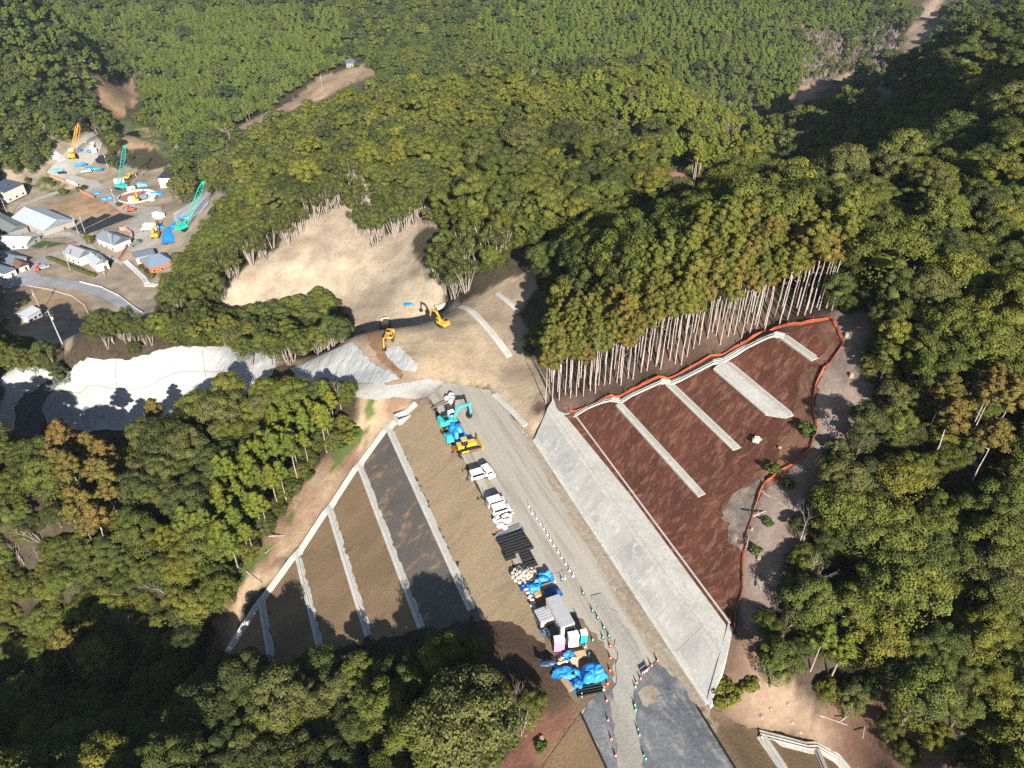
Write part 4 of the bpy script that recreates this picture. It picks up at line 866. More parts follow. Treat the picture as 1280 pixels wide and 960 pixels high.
for x, y, r_ in cedrow:
    t = int(rs.choice(4, p=[.3, .3, .25, .15] if r_ < 3 else [.2, .3, .1, .4])); s_ = rs.uniform(.82, 1.1); recs.append((x, y, float(h(x, y)), s_, rs.uniform(0, 6.28), RT[t] * rs.uniform(.85, 1.15), t, 0, 0, r_, True))
RN = ['olive-brown', 'olive', 'tawny', 'green']
place('cedar_tree', CED, 'conifer', recs, lambda s_, t, px, py, r_: '%s %s-topped bare-trunked cedar %s the row above the orange fence' % ('short' if s_ < .95 else ('tall' if s_ > 1.04 else 'middling'), RN[t], ['at the front of', 'second rank in', 'in the middle of', 'fourth rank in', 'at the back of'][min(4, int(r_))]), lambda px, py, d: 'cedars in the row above the orange fence', zs=(.9, 1.05), sk=.98)

# ------------------------------------------------------------------ the rest of the woods: one mass per kind
def forest(name, label, recs, first, count, sk):
    me = bpy.data.meshes.new(name); n = len(recs); me.vertices.add(n); me.vertices.foreach_set('co', np.array([[r[0], r[1], r[2]] for r in recs], np.float32).ravel())
    for an, ty_, dat in (('size', 'FLOAT', [r[3] * sk for r in recs]), ('turn', 'FLOAT', [r[4] for r in recs]), ('pick', 'INT', [first + int(rs.integers(count)) if r[9] > 300 or first >= NFB + NFC else (NFB + NFC + NFD + (int(rs.integers(6)) if first == 0 else 6 + int(rs.integers(2)))) for r in recs])):
        a = me.attributes.new(an, ty_, 'POINT'); a.data.foreach_set('value', np.array(dat, np.int32 if ty_ == 'INT' else np.float32))
    a = me.attributes.new('tone', 'FLOAT_COLOR', 'POINT'); a.data.foreach_set('color', np.array([[*r[5], 1] for r in recs], np.float32).ravel())
    o = bpy.data.objects.new(name, me); COL.objects.link(o); tag(o, label, None, None, 'stuff')
    ng = bpy.data.node_groups.new(name, 'GeometryNodeTree'); ng.interface.new_socket('Geometry', in_out='INPUT', socket_type='NodeSocketGeometry'); ng.interface.new_socket('Geometry', in_out='OUTPUT', socket_type='NodeSocketGeometry')
    N_, L_ = ng.nodes, ng.links; gi = N_.new('NodeGroupInput'); go = N_.new('NodeGroupOutput'); ip = N_.new('GeometryNodeInstanceOnPoints'); ci = N_.new('GeometryNodeCollectionInfo')
    ci.inputs['Collection'].default_value = FARP; ci.inputs['Separate Children'].default_value = True; ci.inputs['Reset Children'].default_value = True
    def na(nm, tp): a = N_.new('GeometryNodeInputNamedAttribute'); a.data_type = tp; a.inputs['Name'].default_value = nm; return a.outputs[0]
    cb = N_.new('ShaderNodeCombineXYZ'); L_.new(na('turn', 'FLOAT'), cb.inputs[2]); L_.new(gi.outputs[0], ip.inputs['Points']); L_.new(ci.outputs[0], ip.inputs['Instance']); ip.inputs['Pick Instance'].default_value = True
    L_.new(na('pick', 'INT'), ip.inputs['Instance Index']); L_.new(cb.outputs[0], ip.inputs['Rotation']); L_.new(na('size', 'FLOAT'), ip.inputs['Scale']); L_.new(ip.outputs[0], go.inputs[0])
    md = o.modifiers.new('scatter', 'NODES'); md.node_group = ng; return o
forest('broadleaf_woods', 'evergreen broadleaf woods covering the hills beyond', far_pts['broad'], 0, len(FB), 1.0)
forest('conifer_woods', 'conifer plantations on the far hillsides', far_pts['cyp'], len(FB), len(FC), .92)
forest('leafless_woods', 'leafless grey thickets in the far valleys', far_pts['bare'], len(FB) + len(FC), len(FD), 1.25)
# ------------------------------------------------------------------ machines and vehicles (local +Y = forward)
ALONG, ACROSS = -AZ, -AZ - R(90)           # heading up the road; heading across it to the right
m_blk = pm(38, 38, 40, .8); m_rub = pm(30, 30, 32, .9); m_glass = plain('dark_glass', P_(34, 40, 48), .15, 0, .05); m_wht = pm(236, 236, 232, .45); m_steel = pm(128, 130, 134, .5, .4); m_rust = pm(150, 96, 58, .8)
YEL, ORA, TEA = (222, 172, 64), (236, 140, 52), (70, 196, 196)
def excavator(label, loc, rz, col, sc_=1.0, boom=(50, -40, -60), turn=0.0, group=None, name='excavator', cat='excavator'):
    r = thing(name, label, cat, loc, rz, group); r.scale = (sc_,) * 3; m = pm(*col, .5)
    T = Matrix.Rotation(turn, 4, 'Z')
    for s_ in (-1, 1):
        mb = MB(); mb.prism([(-1.9, .35), (-1.6, .05), (1.6, .05), (1.9, .35), (1.9, .6), (1.6, .88), (-1.6, .88), (-1.9, .6)], -.3, .3, 'x', M=Matrix.Translation((s_ * 1.15, 0, 0)) @ Matrix.Identity(4))
        for k in range(9): mb.box((s_ * 1.15, -1.6 + k * .4, .9), (.62, .2, .06))
        t = mb.build('track', [m_blk], r)
        w_ = MB()
        for y in (-1.5, 1.5): w_.tube((s_ * 1.15 - .33, y, .46), (s_ * 1.15 + .33, y, .46), .3, .3, 8)
        w_.build('wheel', [m_steel], t)
    b = MB(); b.prism([(-1.35, -1.9), (1.35, -1.9), (1.4, -.2), (1.35, 1.25), (-1.35, 1.25), (-1.4, -.2)], 1.05, 1.55, 'z', M=T); b.box((.35, -.7, 1.85), (2.0, 1.7, .75), M=T, taper=.9); b.build('body', [m], r)
    c = MB(); c.prism([(-1.35, -2.3), (-.9, -2.7), (.9, -2.7), (1.35, -2.3), (1.35, -1.75), (-1.35, -1.75)], 1.05, 2.2, 'z', M=T); c.build('counterweight', [m], r)
    k = MB(); k.box((-.85, .65, 2.15), (.95, 1.5, 1.4), M=T, taper=.85); k.box((-.85, .65, 2.88), (.85, 1.3, .1), M=T); cb = k.build('cab', [m_wht if col == TEA else m], r)
    g = MB(); g.box((-.85, 1.36, 2.2), (.75, .06, 1.0), M=T); g.box((-1.33, .65, 2.3), (.05, 1.1, .7), M=T); g.box((-.36, .65, 2.3), (.05, 1.1, .7), M=T); g.build('window', [m_glass], cb)
    e = MB(); e.box((.55, -1.1, 2.3), (1.1, .9, .25), M=T); e.tube(T @ Vector((.9, -.9, 2.2)), T @ Vector((.9, -.9, 2.8)), .08, .08, 6); e.build('engine_cover', [m_blk], r)
    p0 = Vector((.15, .9, 1.6)); a1 = R(boom[0]); p1 = p0 + Vector((0, math.cos(a1), math.sin(a1))) * 3.0; a2 = R(boom[0] + boom[1]); p2 = p1 + Vector((0, math.cos(a2), math.sin(a2))) * 2.6
    a3 = R(boom[0] + boom[1] + boom[2]); p3 = p2 + Vector((0, math.cos(a3), math.sin(a3))) * 2.7
    def beam(mb, a, b, w0, h0, h1):
        d = (b - a).normalized(); n = Vector((0, -d.z, d.y)); V = []
        for p, hh in ((a, h0), (b, h1)):
            for sx in (-w0 / 2, w0 / 2):
                for q in (-hh / 2, hh / 2): V.append(T @ (p + Vector((sx, 0, 0)) + n * q))
        mb.add(V, [(0, 1, 3, 2), (4, 6, 7, 5), (0, 4, 5, 1), (2, 3, 7, 6), (0, 2, 6, 4), (1, 5, 7, 3)])
    q = MB(); beam(q, p0, p1, .42, .5, .62); beam(q, p1, p2, .42, .62, .4); q.build('boom', [m], r)
    q = MB(); beam(q, p2 - (p3 - p2).normalized() * .5, p3, .34, .5, .28); q.build('arm', [m], r)
    q = MB(); d1 = p0.lerp(p1, .05) + Vector((.3, .5, -.3)); q.tube(T @ d1, T @ p1, .09, .09, 6); q.tube(T @ (p1 + Vector((0, 0, .5))), T @ (p2 + Vector((0, 0, .35))), .08, .08, 6); q.build('hydraulic_ram', [m_steel], r)
    dd = (p3 - p2).normalized(); bk = MB(); nn = Vector((0, -dd.z, dd.y)); f_ = lambda u_, v_: ((p3 + dd * u_ - nn * v_).y, (p3 + dd * u_ - nn * v_).z)
    bk.prism([f_(0, .2), f_(0, -.35), f_(.75, -.25), f_(1.05, .25), f_(.8, .85), f_(.45, .75)], -.5, .5, 'x', M=T); bk.build('bucket', [m_blk if col != ORA else m_rust], r)
    return r
def van(label, loc, rz, L=3.4, W=1.5, Hh=1.9, col=(240, 240, 238), group=None, name='van', cat='van', hood=.12):
    r = thing(name, label, cat, loc, rz, group); m = pm(*col, .35); y = L / 2; z0 = .32
    b = MB(); b.prism([(-y, z0), (y, z0), (y, .95), (y - L * hood, 1.05), (y - L * hood - .45, Hh), (-y + .12, Hh), (-y, 1.0)], -W / 2, W / 2, 'x'); b.build('body', [m], r)
    g = MB(); g.add([(-W / 2 + .1, y - L * hood + .02, 1.10), (W / 2 - .1, y - L * hood + .02, 1.10), (W / 2 - .14, y - L * hood - .40, Hh - .1), (-W / 2 + .14, y - L * hood - .40, Hh - .1), (-W / 2 + .1, y - L * hood - .1, 1.10), (W / 2 - .1, y - L * hood - .1, 1.10), (W / 2 - .14, y - L * hood - .55, Hh - .1), (-W / 2 + .14, y - L * hood - .55, Hh - .1)], [(0, 1, 2, 3), (7, 6, 5, 4), (0, 4, 5, 1), (2, 6, 7, 3), (0, 3, 7, 4), (1, 5, 6, 2)]); g.build('windscreen', [m_glass], r)
    for s_ in (-1, 1):
        q = MB(); q.prism([(-y + .25, 1.1), (y - L * hood - .2, 1.1), (y - L * hood - .5, Hh - .18), (-y + .3, Hh - .18)], s_ * (W / 2) - .015, s_ * (W / 2) + .015, 'x'); q.build('side_window', [m_glass], r)
        for yy in (-y + .6, y - .6):
            w_ = MB(); w_.tube((s_ * W / 2 - s_ * .2, yy, .3), (s_ * W / 2 + s_ * .03, yy, .3), .3, .3, 12); t = w_.build('wheel', [m_rub], r); h_ = MB(); h_.tube((s_ * W / 2 + s_ * .02, yy, .3), (s_ * W / 2 + s_ * .05, yy, .3), .17, .17, 8); h_.build('rim', [m_steel], t)
        hl = MB(); hl.box((s_ * (W / 2 - .22), y + .01, .78), (.26, .05, .16)); hl.build('headlight', [pm(225, 225, 215, .2)], r)
    q = MB(); q.box((0, -y - .005, 1.42), (W - .3, .05, .5)); q.build('rear_window', [m_glass], r)
    mr = MB()
    for s_ in (-1, 1): mr.box((s_ * (W / 2 + .1), y - L * hood - .25, 1.2), (.16, .1, .2))
    mr.build('mirror', [m_blk], r); return r
def truck(label, loc, rz, cab, bed, L=5.2, W=2.0, load=None, group=None, name='truck', cat='truck', sc_=1):
    r = thing(name, label, cat, loc, rz, group); r.scale = (sc_,) * 3; mc = pm(*cab, .4); mb_ = pm(*bed, .6); y = L / 2
    c = MB(); c.prism([(y - 1.5, .5), (y, .5), (y, 1.2), (y - .25, 2.1), (y - 1.5, 2.1)], -W / 2 + .05, W / 2 - .05, 'x'); cb = c.build('cab', [mc], r)
    g = MB(); g.box((0, y - .1, 1.62), (W - .3, .1, .6), rx=R(17)); g.box((0, y - .85, 1.6), (W - .06, .8, .5)); g.build('window', [m_glass], cb)
    b = MB(); yb0, yb1 = -y, y - 1.65; b.box((0, (yb0 + yb1) / 2, .85), (W, yb1 - yb0, .14))
    for sx in (-1, 1): b.box((sx * (W / 2 - .04), (yb0 + yb1) / 2, 1.15), (.08, yb1 - yb0, .5))
    for yy in (yb0 + .04, yb1 - .04): b.box((0, yy, 1.15), (W - .18, .08, .5))
    b.build('bed', [mb_], r); f = MB(); f.box((0, -.2, .55), (.8, L - .5, .3)); f.build('chassis', [m_blk], r)
    if load: l = MB(); l.lump((0, (yb0 + yb1) / 2, 1.0), (W * .42, (yb1 - yb0) * .45, .7), 3, 10, 6, .12); l.build('load', [pm(*load, .9)], r, True)
    for sx in (-1, 1):
        for yy in (-y + .8, y - .9):
            w_ = MB(); w_.tube((sx * (W / 2 - .3), yy, .42), (sx * (W / 2 + .02), yy, .42), .42, .42, 12); t = w_.build('wheel', [m_rub], r); h_ = MB(); h_.tube((sx * (W / 2), yy, .42), (sx * (W / 2 + .04), yy, .42), .22, .22, 8); h_.build('rim', [m_steel], t)
    return r
G0 = lambda px, py: at(px, py, .06)
excavator('teal excavator with folded boom parked at the far end of the machine row', G0(563, 530), ACROSS + R(6), TEA, 1.0, (62, -72, -78))
P_t = pick(553, 407); excavator('yellow excavator on the pale pad with its boom raised towards the back', P_t, R(38), YEL, .82, (48, -52, -70), R(6))
excavator('yellow and black excavator at the top of the ramp facing the camera', pick(487, 424), R(180), YEL, .82, (40, -40, -75), R(-5))
# crawler dump
r = thing('crawler_dumper', 'orange tracked dumper with empty pale skip on the pad edge', 'dumper', pick(482, 409), R(8)); mo = pm(*ORA, .5)
for s_ in (-1, 1): MB().prism([(-2.0, .4), (-1.6, .05), (1.6, .05), (2.0, .4), (1.6, .9), (-1.6, .9)], s_ * 1.15 - .35, s_ * 1.15 + .35, 'x').build('track', [m_blk], r)
b = MB(); b.box((0, .3, 1.2), (2.2, 2.8, .12), rx=R(12)); [b.box((sx * 1.1, .3, 1.6), (.1, 2.8, .7), rx=R(12)) for sx in (-1, 1)]; b.box((0, 1.7, 1.95), (2.2, .1, .75)); b.build('skip', [pm(230, 214, 190)], r)
b = MB(); b.box((0, -1.5, 1.4), (2.1, 1.1, 1.0), taper=.9); b.build('body', [mo], r); b = MB(); b.box((0, 1.95, 2.2), (1.2, .5, .5), taper=.8); b.build('tailgate', [mo], r)
truck('small yellow dump truck with pale load behind the pad excavator', pick(556, 386), R(-60), (236, 196, 70), (226, 206, 176), 5.6, 2.1, (232, 214, 190), name='dump_truck')
# bulldozer
r = thing('bulldozer', 'yellow bulldozer with rusty blade parked beside the blue covered machine', 'bulldozer', G0(584, 561), ACROSS - R(2)); my_ = pm(244, 196, 62, .5)
for s_ in (-1, 1):
    mb = MB(); mb.prism([(-2.3, .5), (-1.8, .05), (1.8, .05), (2.3, .5), (1.7, 1.1), (-1.7, 1.1)], s_ * 1.1 - .3, s_ * 1.1 + .3, 'x'); t = mb.build('track', [m_blk], r); q = MB(); q.box((s_ * 1.42, 0, .5), (.06, 3.2, .4)); q.build('track_frame', [my_], t)
b = MB(); b.box((0, .8, 1.35), (1.5, 2.2, .9), taper=.92); b.box((0, -1.5, 1.3), (1.7, 1.3, .8)); b.build('body', [my_], r)
b = MB(); b.box((0, -.6, 2.2), (1.5, 1.3, 1.3), taper=.88); cb = b.build('cab', [m_blk], r); g = MB(); g.box((0, -.6, 2.9), (1.45, 1.3, .1)); g.build('roof', [pm(214, 190, 120)], cb)
b = MB(); V = [(2.9, .1), (2.75, .5), (2.8, 1.0), (2.98, 1.35), (3.08, 1.3), (2.92, .95), (2.88, .5), (3.0, .1)]; b.prism(V, -1.9, 1.9, 'x'); b.build('blade', [my_], r)
b = MB(); [b.box((s_ * 1.55, 1.4, .6), (.16, 2.9, .25)) for s_ in (-1, 1)]; b.build('push_arm', [m_rust], r)
b = MB(); b.box((0, -2.6, 1.0), (1.6, .3, .3)); [b.box((x, -2.9, .7), (.15, .25, 1.0), rx=R(-15)) for x in (-.6, 0, .6)]; b.build('ripper', [m_rust], r)
def drape(name, label, loc, size, seed, m, rz=0, lumps=6, cat='tarpaulin', group=None):
    """a sheet thrown over things: a height field of humps with creases and a ragged hem"""
    rr = np.random.default_rng(seed); nx, ny = 30, 30; gx, gy = np.meshgrid(np.linspace(-1, 1, nx), np.linspace(-1, 1, ny)); Z = np.zeros_like(gx)
    for k in range(lumps):
        a, b = rr.uniform(-.6, .6, 2); sg = rr.uniform(.25, .5); Z = np.maximum(Z, rr.uniform(.55, 1) * np.clip(1.25 - ((gx - a) ** 2 + (gy - b) ** 2) / sg ** 2 * .5, 0, 1) ** .5)
    Z *= np.clip((1 - np.maximum(abs(gx), abs(gy))) / .18, 0, 1) ** .6
    Z += .09 * fbm(gx * 4 + seed, gy * 4, 3) * 2; X_ = gx * size[0] / 2 * (1 + .16 * fbm(gy * 2 + seed, gx * .7, 2) * 2); Y_ = gy * size[1] / 2 * (1 + .16 * fbm(gx * 2, gy * .7 + seed, 2) * 2)
    V = np.stack([X_, Y_, np.maximum(Z, .02) * size[2] + .06], -1).reshape(-1, 3); B = V.copy(); B[:, 2] -= .05; ix = np.arange(nx * ny).reshape(ny, nx); t = np.stack([ix[:-1, :-1], ix[:-1, 1:], ix[1:, 1:], ix[1:, :-1]], -1).reshape(-1, 4)
    n = nx * ny; rim = list(ix[0, :]) + list(ix[1:, -1]) + list(ix[-1, -2::-1]) + list(ix[-2:0:-1, 0]); sd_ = [(rim[i], rim[(i + 1) % len(rim)], rim[(i + 1) % len(rim)] + n, rim[i] + n) for i in range(len(rim))]
    me = npmesh(name, np.concatenate([V, B]), np.concatenate([t, t[:, ::-1] + n, np.array(sd_)]), [m], None, False); o = bpy.data.objects.new(name, me); COL.objects.link(o); o.location = [float(a) for a in loc]; o.rotation_euler = (0, 0, rz); return tag(o, label, cat, group)
m_blue = plain('blue_tarp', P_(44, 152, 232, 1.5), .5, 0, .2, 1.2, .5); m_dblue = plain('dark_blue_tarp', P_(28, 84, 160, 1.6), .4, 0, .25, 1.2, .5); m_lblue = plain('pale_blue_tarp', P_(116, 190, 226, 1.6), .4, 0, .2)
drape('machine_cover', 'bright blue tarpaulin over a machine between teal excavator and bulldozer', G0(573, 543), (5.2, 3.2, 2.3), 3, m_blue, ACROSS, 4)
b = MB(); b.box((0, 0, .5), (2.6, 1.6, .9), taper=.9); b.box((.5, 0, 1.2), (.9, 1.2, .6)); tag(b.build('roller_deck', [pm(*TEA, .5)], None, False, G0(561, 549)), 'low teal machine end poking out under the blue tarpaulin', 'machine').rotation_euler = (0, 0, ACROSS)
van('white van parked across the row next to a smaller white car', G0(598, 597), ACROSS, 3.5, 1.55, 1.95, group='white vehicles in the machine row')
van('small white car with dark rear window pointing down the road', G0(610, 593), ALONG + R(188), 3.5, 1.5, 1.55, group='white vehicles in the machine row', name='car', cat='car', hood=.2)
van('white van, the upper of two parked side by side', G0(620, 631), ACROSS, 3.6, 1.6, 1.9, group='white vehicles in the machine row')
van('white van beside the white bulk bags, lower of two side by side', G0(626, 640), ACROSS, 3.7, 1.6, 1.9, group='white vehicles in the machine row')
# bulk bags
def bag_mesh(seed, w=.95, hh=.9):
    mb = MB(); rr = random.Random(seed); mb.lump((0, 0, hh * .5), (w * .56, w * .56, hh * .55), seed, 10, 6, .07)
    for v in range(len(mb.v)): x, y, z = mb.v[v]; mb.v[v] = (max(-w / 2, min(w / 2, x * 1.2)), max(-w / 2, min(w / 2, y * 1.2)), max(0, z))
    return mb
bagm = [pm(236, 232, 226, .8), pm(226, 216, 202, .8)]
bag_protos = [bag_mesh(k).build('bulk_bag', [bagm[0]], None, True) for k in range(3)]
bag_spots = [(559, 500, 0), (564, 496, 0), (564, 504, 0), (566, 500, 0), (630, 648, 0), (633, 646, 0), (637, 647, 0), (632, 653, 0), (636, 652, 0), (619, 652, 0), (622, 655, 0), (626, 653, 0), (624, 659, 0), (628, 658, 0), (631, 661, 0), (621, 649, 0)]
for i, (px, py, z) in enumerate(bag_spots):
    lb = 'white bulk bag in the small heap at the far end of the row' if i < 4 else ('white bulk bag in the heap beside the lower van' if i < 9 else 'white bulk bag in the slumped heap above the grey boards')
    o = bag_protos[i] if i < 3 else bag_protos[i % 3].copy()
    if i >= 3: COL.objects.link(o)
    o.location = [float(a) for a in G0(px, py)]; o.rotation_euler = (0, 0, i * 1.3); o.scale = (1.25 if i < 4 else 1.0,) * 3; tag(o, lb, 'bulk bag', 'white bulk bags ' + ('at the far end' if i < 4 else 'beside the vans' if i < 9 else 'above the boards'))
# grey beams by the far bags
for k, (px, py) in enumerate(((549, 507), (552, 505), (555, 503))):
    b = MB(); b.box((0, 0, .2 + .02 * k), (.35, 4.5, .3)); o = b.build('steel_beam', [m_steel if k < 2 else pm(176, 150, 120)], None, False, G0(px, py)); o.rotation_euler = (0, 0, R(-52)); tag(o, ['grey steel beam lying outermost beside the far bags', 'grey steel beam in the middle beside the far bags', 'brown timber beam lying against the far bags'][k], 'beam')
# stack of boards, pipes
for k, (px, py, L, c) in enumerate(((636, 663, 5.0, (150, 156, 160)), (634, 666, 5.5, (170, 170, 166)), (637, 669, 6.0, (120, 120, 122)))):
    b = MB(); [b.box((0, j * .28 - .3, .12), (L, .2, .18)) for j in range(3)]; o = b.build('board_stack', [pm(*c, .8)], None, False, G0(px, py)); o.rotation_euler = (0, 0, ACROSS + R(96)); tag(o, ['bluish board stack nearest the white bags', 'pale board stack in the middle of three', 'dark board stack beside the black pipes'][k], 'boards')
pp = MB(); pp.tube((-2.6, 0, .34), (2.7, 0, .34), .34, .34, 10)
for k in range(7): pp.tube((-2.5 + k * .8, 0, .34), (-2.4 + k * .8, 0, .34), .38, .38, 10)
p0 = pp.build('drain_pipe', [m_blk])
for k in range(7):
    o = p0 if k == 0 else p0.copy()
    if k: COL.objects.link(o)
    q = G0(637 + k * 2.0, 671.5 + k * 3.1); o.location = [float(a) for a in q]; o.rotation_euler = (0, 0, -AZ + R(rr.uniform(-4, 4))); tag(o, 'long black ribbed pipe in the stack between boards and tarpaulins', 'pipe', 'black pipes in the stack')
for k, (px, py, w_, d_) in enumerate(((637, 697, 2.0, 1.4), (655, 693, 1.6, 1.2), (659, 699, 2.2, 1.3), (663, 707, 2.3, 1.3))):
    r = thing('net_bundle', ['black bundle of plastic netting left of the others', 'small black netting bundle next to the pipe ends', 'black netting bundle in the middle of the right-hand three', 'black netting bundle nearest the bright blue tarpaulin'][k], 'bundle', G0(px, py), -AZ, 'black netting bundles')
    b = MB(); [b.tube((-w_ / 2, j * .3 - d_ / 2 + .15, .35 + .1 * (j % 2)), (w_ / 2, j * .3 - d_ / 2 + .15, .35 + .1 * (j % 2)), .24, .24, 7) for j in range(int(d_ / .3))]; b.build('roll', [m_blk], r); b = MB(); b.box((0, 0, .07), (w_ * .95, d_, .14)); b.build('pallet', [pm(170, 140, 104)], r)
# sandbags
sbm = [pm(226, 208, 188, .9, 0, 1.6), pm(206, 190, 176, .9, 0, 1.6)]
sp0 = []
for k in range(3):
    b = MB(); b.lump((0, 0, .2), (.55, .38, .24), 30 + k, 10, 6, .1); sp0.append(b.build('sandbag', [sbm[k % 2]], None, True))
spots = []
for ring, (n_, r_, z_) in enumerate(((13, 1.75, 0), (9, 1.15, .25), (6, .65, .5), (1, 0, .78))):
    for j in range(n_): a = j * 6.283 / n_ + ring * .4; spots.append((r_ * math.cos(a) * 1.15, r_ * math.sin(a), z_))
c0 = G0(655, 719)
for i, (x, y, z) in enumerate(spots):
    o = sp0[i] if i < 3 else sp0[i % 3].copy()
    if i >= 3: COL.objects.link(o)
    o.location = (float(c0[0] + x), float(c0[1] + y), z + .06); o.rotation_euler = (rr.uniform(-.15, .15), rr.uniform(-.15, .15), math.atan2(y, x) + rr.uniform(.8, 2.2)); tag(o, 'beige sandbag in the round heap above the blue tarpaulins, ' + ['in its bottom layer', 'in its second layer', 'in its third layer', 'topmost'][0 if i < 13 else 1 if i < 22 else 2 if i < 28 else 3], 'sandbag', 'beige sandbags in the round heap')
drape('tarpaulin', 'bright blue tarpaulin over a block stack, right of the sandbag heap', G0(681, 724), (2.9, 2.2, 1.5), 12, m_blue, -AZ + R(-6), 5)
drape('tarpaulin', 'bright blue tarpaulin below the sandbag heap, lower left of its twin', G0(669, 735), (2.7, 2.1, 1.4), 13, m_blue, -AZ + R(4), 5)
drape('tarpaulin', 'dark blue crumpled tarpaulin just above the container', G0(690, 742), (3.0, 2.0, .9), 14, m_dblue, -AZ, 5)
drape('tarpaulin', 'small crumpled blue tarpaulin at the left end below the sandbags', G0(655, 735), (1.4, 1.1, .6), 15, m_dblue, .3, 3)
for k, (px, py, w_, d_, hh, c) in enumerate(((684, 735, 1.9, 1.0, .7, (160, 140, 130)), (676, 742, 1.0, 1.2, .5, (196, 158, 110)), (671, 745, .8, .9, .45, (206, 182, 150)), (681, 749, .7, .6, .5, (190, 90, 96)))):
    r = thing('crate', ['grey-brown crate between the bright and dark tarpaulins', 'tan plywood crate left of the dark blue tarpaulin', 'pale crate at the row edge beside the tan crate', 'small reddish crate behind the grey generator'][k], 'crate', G0(px, py), -AZ); b = MB(); b.box((0, 0, hh / 2 + .1), (w_, d_, hh)); b.build('box', [pm(*c, .8)], r); b = MB(); [b.box((0, y * d_ * .35, .05), (w_, .12, .1)) for y in (-1, 0, 1)]; [b.box((x * (w_ / 2 + .02), 0, hh / 2 + .1), (.05, .12, hh)) for x in (-1, 1)]; b.build('batten', [pm(150, 120, 90)], r)
for i, (px, py) in enumerate(((660, 742), (663, 746), (665, 751), (662, 748), (667, 755), (665, 758), (668, 760), (658, 738))):
    b = MB(); b.lump((0, 0, .25), (.42, .34, .3), 70 + i, 9, 5, .18); tag(b.build('rubble_sack', [pm(222, 206, 198, .9)], None, True, G0(px, py)), 'pale sack in the line along the slope edge beside the tan crates', 'sack', 'pale sacks along the slope edge')
# container
ct = at(700, 763.5, 2.6); r = thing('storage_container', 'long pale grey site container with ribbed roof among the stores', 'container', (ct[0], ct[1], .06), -AZ - R(1)); L, W, Hh = 6.0, 2.35, 2.5
b = MB(); b.box((0, 0, Hh / 2 + .1), (W, L, Hh)); [b.box((s_ * W / 2, -L / 2 + .4 + k * .52, Hh / 2 + .1), (.08, .26, Hh - .2)) for k in range(11) for s_ in (-1, 1)]; b.build('body', [pm(206, 200, 196, .6)], r)
b = MB(); b.box((0, 0, Hh + .13), (W + .04, L + .04, .06)); [b.box((-W / 2 + .25 + k * .46, 0, Hh + .17), (.1, L - .1, .05)) for k in range(5)]; b.build('roof', [pm(188, 188, 192, .6)], r)
for s_ in (-1, 1): b = MB(); b.box((s_ * W / 4, -L / 2 - .03, Hh / 2 + .1), (W / 2 - .1, .06, Hh - .2)); d_ = b.build('door', [pm(228, 216, 204, .6)], r); b = MB(); b.tube((s_ * .2, -L / 2 - .08, .4), (s_ * .2, -L / 2 - .08, Hh - .2), .03, .03, 5); b.build('handle', [m_steel], d_)
# generator
gt = at(680, 768, 1.6); r = thing('generator', 'grey boxy generator beside the left wall of the container', 'generator', (gt[0], gt[1], .06), -AZ)
b = MB(); b.box((0, 0, .85), (2.3, 2.5, 1.5)); b.build('body', [pm(176, 176, 180, .6)], r); b = MB(); b.box((0, 0, 1.63), (2.4, 2.6, .08)); [b.box((0, -1 + k * .5, 1.69), (2.2, .06, .05)) for k in range(5)]; b.build('lid', [pm(190, 190, 194, .6)], r); b = MB(); b.tube((.7, .8, 1.6), (.7, .8, 2.0), .09, .09, 7); b.build('exhaust', [m_steel], r)
for k in range(3): b = MB(); b.box((-1.16, -.7 + k * .7, .9), (.04, .5, .8)); b.build('vent', [m_blk], r)
def coil(label, loc, R_, col):
    mb = MB()
    for q in range(4):
        pr = None
        for j in range(13): a = j * 6.283 / 12; p = (math.cos(a) * (R_ - q * .06), math.sin(a) * (R_ - q * .06), .08 + q * .09); mb.tube(pr, p, .05, .05, 5) if pr else None; pr = p
    return tag(mb.build('cable_coil', [pm(*col, .7)], None, False, loc), label, 'cable')
coil('tangled black cable coil below the grey generator', G0(680, 784), .9, (52, 52, 56)); coil('small green-white hose coil below the black cable', G0(682, 789), .5, (140, 160, 140)); coil('blue hose coil at the slope edge', G0(679, 791), .5, (70, 110, 170))
def toilet(label, px, py, W, D, Hh, col, roofc):
    r = thing('portable_toilet', label, 'portable toilet', G0(px, py), -AZ - R(14)); b = MB(); b.box((0, 0, Hh / 2 + .12), (W, D, Hh)); [b.box((s_ * (W / 2 - .05), q * (D / 2 - .05), Hh / 2 + .12), (.14, .14, Hh + .02)) for s_ in (-1, 1) for q in (-1, 1)]; b.build('body', [pm(*col, .5)], r)
    b = MB(); b.prism([(-D / 2 - .05, Hh + .12), (D / 2 + .05, Hh + .12), (D / 2 - .15, Hh + .34), (-D / 2 + .15, Hh + .34)], -W / 2 - .04, W / 2 + .04, 'x'); b.build('roof', [pm(*roofc, .5)], r)
    b = MB(); b.box((0, -D / 2 - .02, Hh / 2 + .1), (W * .6, .05, Hh * .85)); d_ = b.build('door', [pm(*col, .45)], r); b = MB(); b.box((W * .2, -D / 2 - .06, Hh * .48), (.05, .05, .2)); b.build('handle', [m_blk], d_)
    b = MB(); b.box((0, 0, .07), (W + .1, D + .3, .14)); b.build('skid', [m_blk], r); b = MB(); b.tube((W * .3, D * .3, Hh), (W * .3, D * .3, Hh + .7), .06, .06, 6); b.build('vent_pipe', [m_wht], r)
toilet('pink portable toilet with white roof below the container', 698, 811, 1.6, 1.1, 2.7, (240, 156, 204), (240, 236, 238)); toilet('white portable toilet between the pink one and the turquoise one', 715.5, 806, 1.6, 1.1, 2.7, (232, 234, 236), (244, 244, 244)); toilet('narrow turquoise portable toilet with white roof', 728.5, 801, 1.0, 1.1, 2.2, (40, 186, 200), (238, 242, 242))
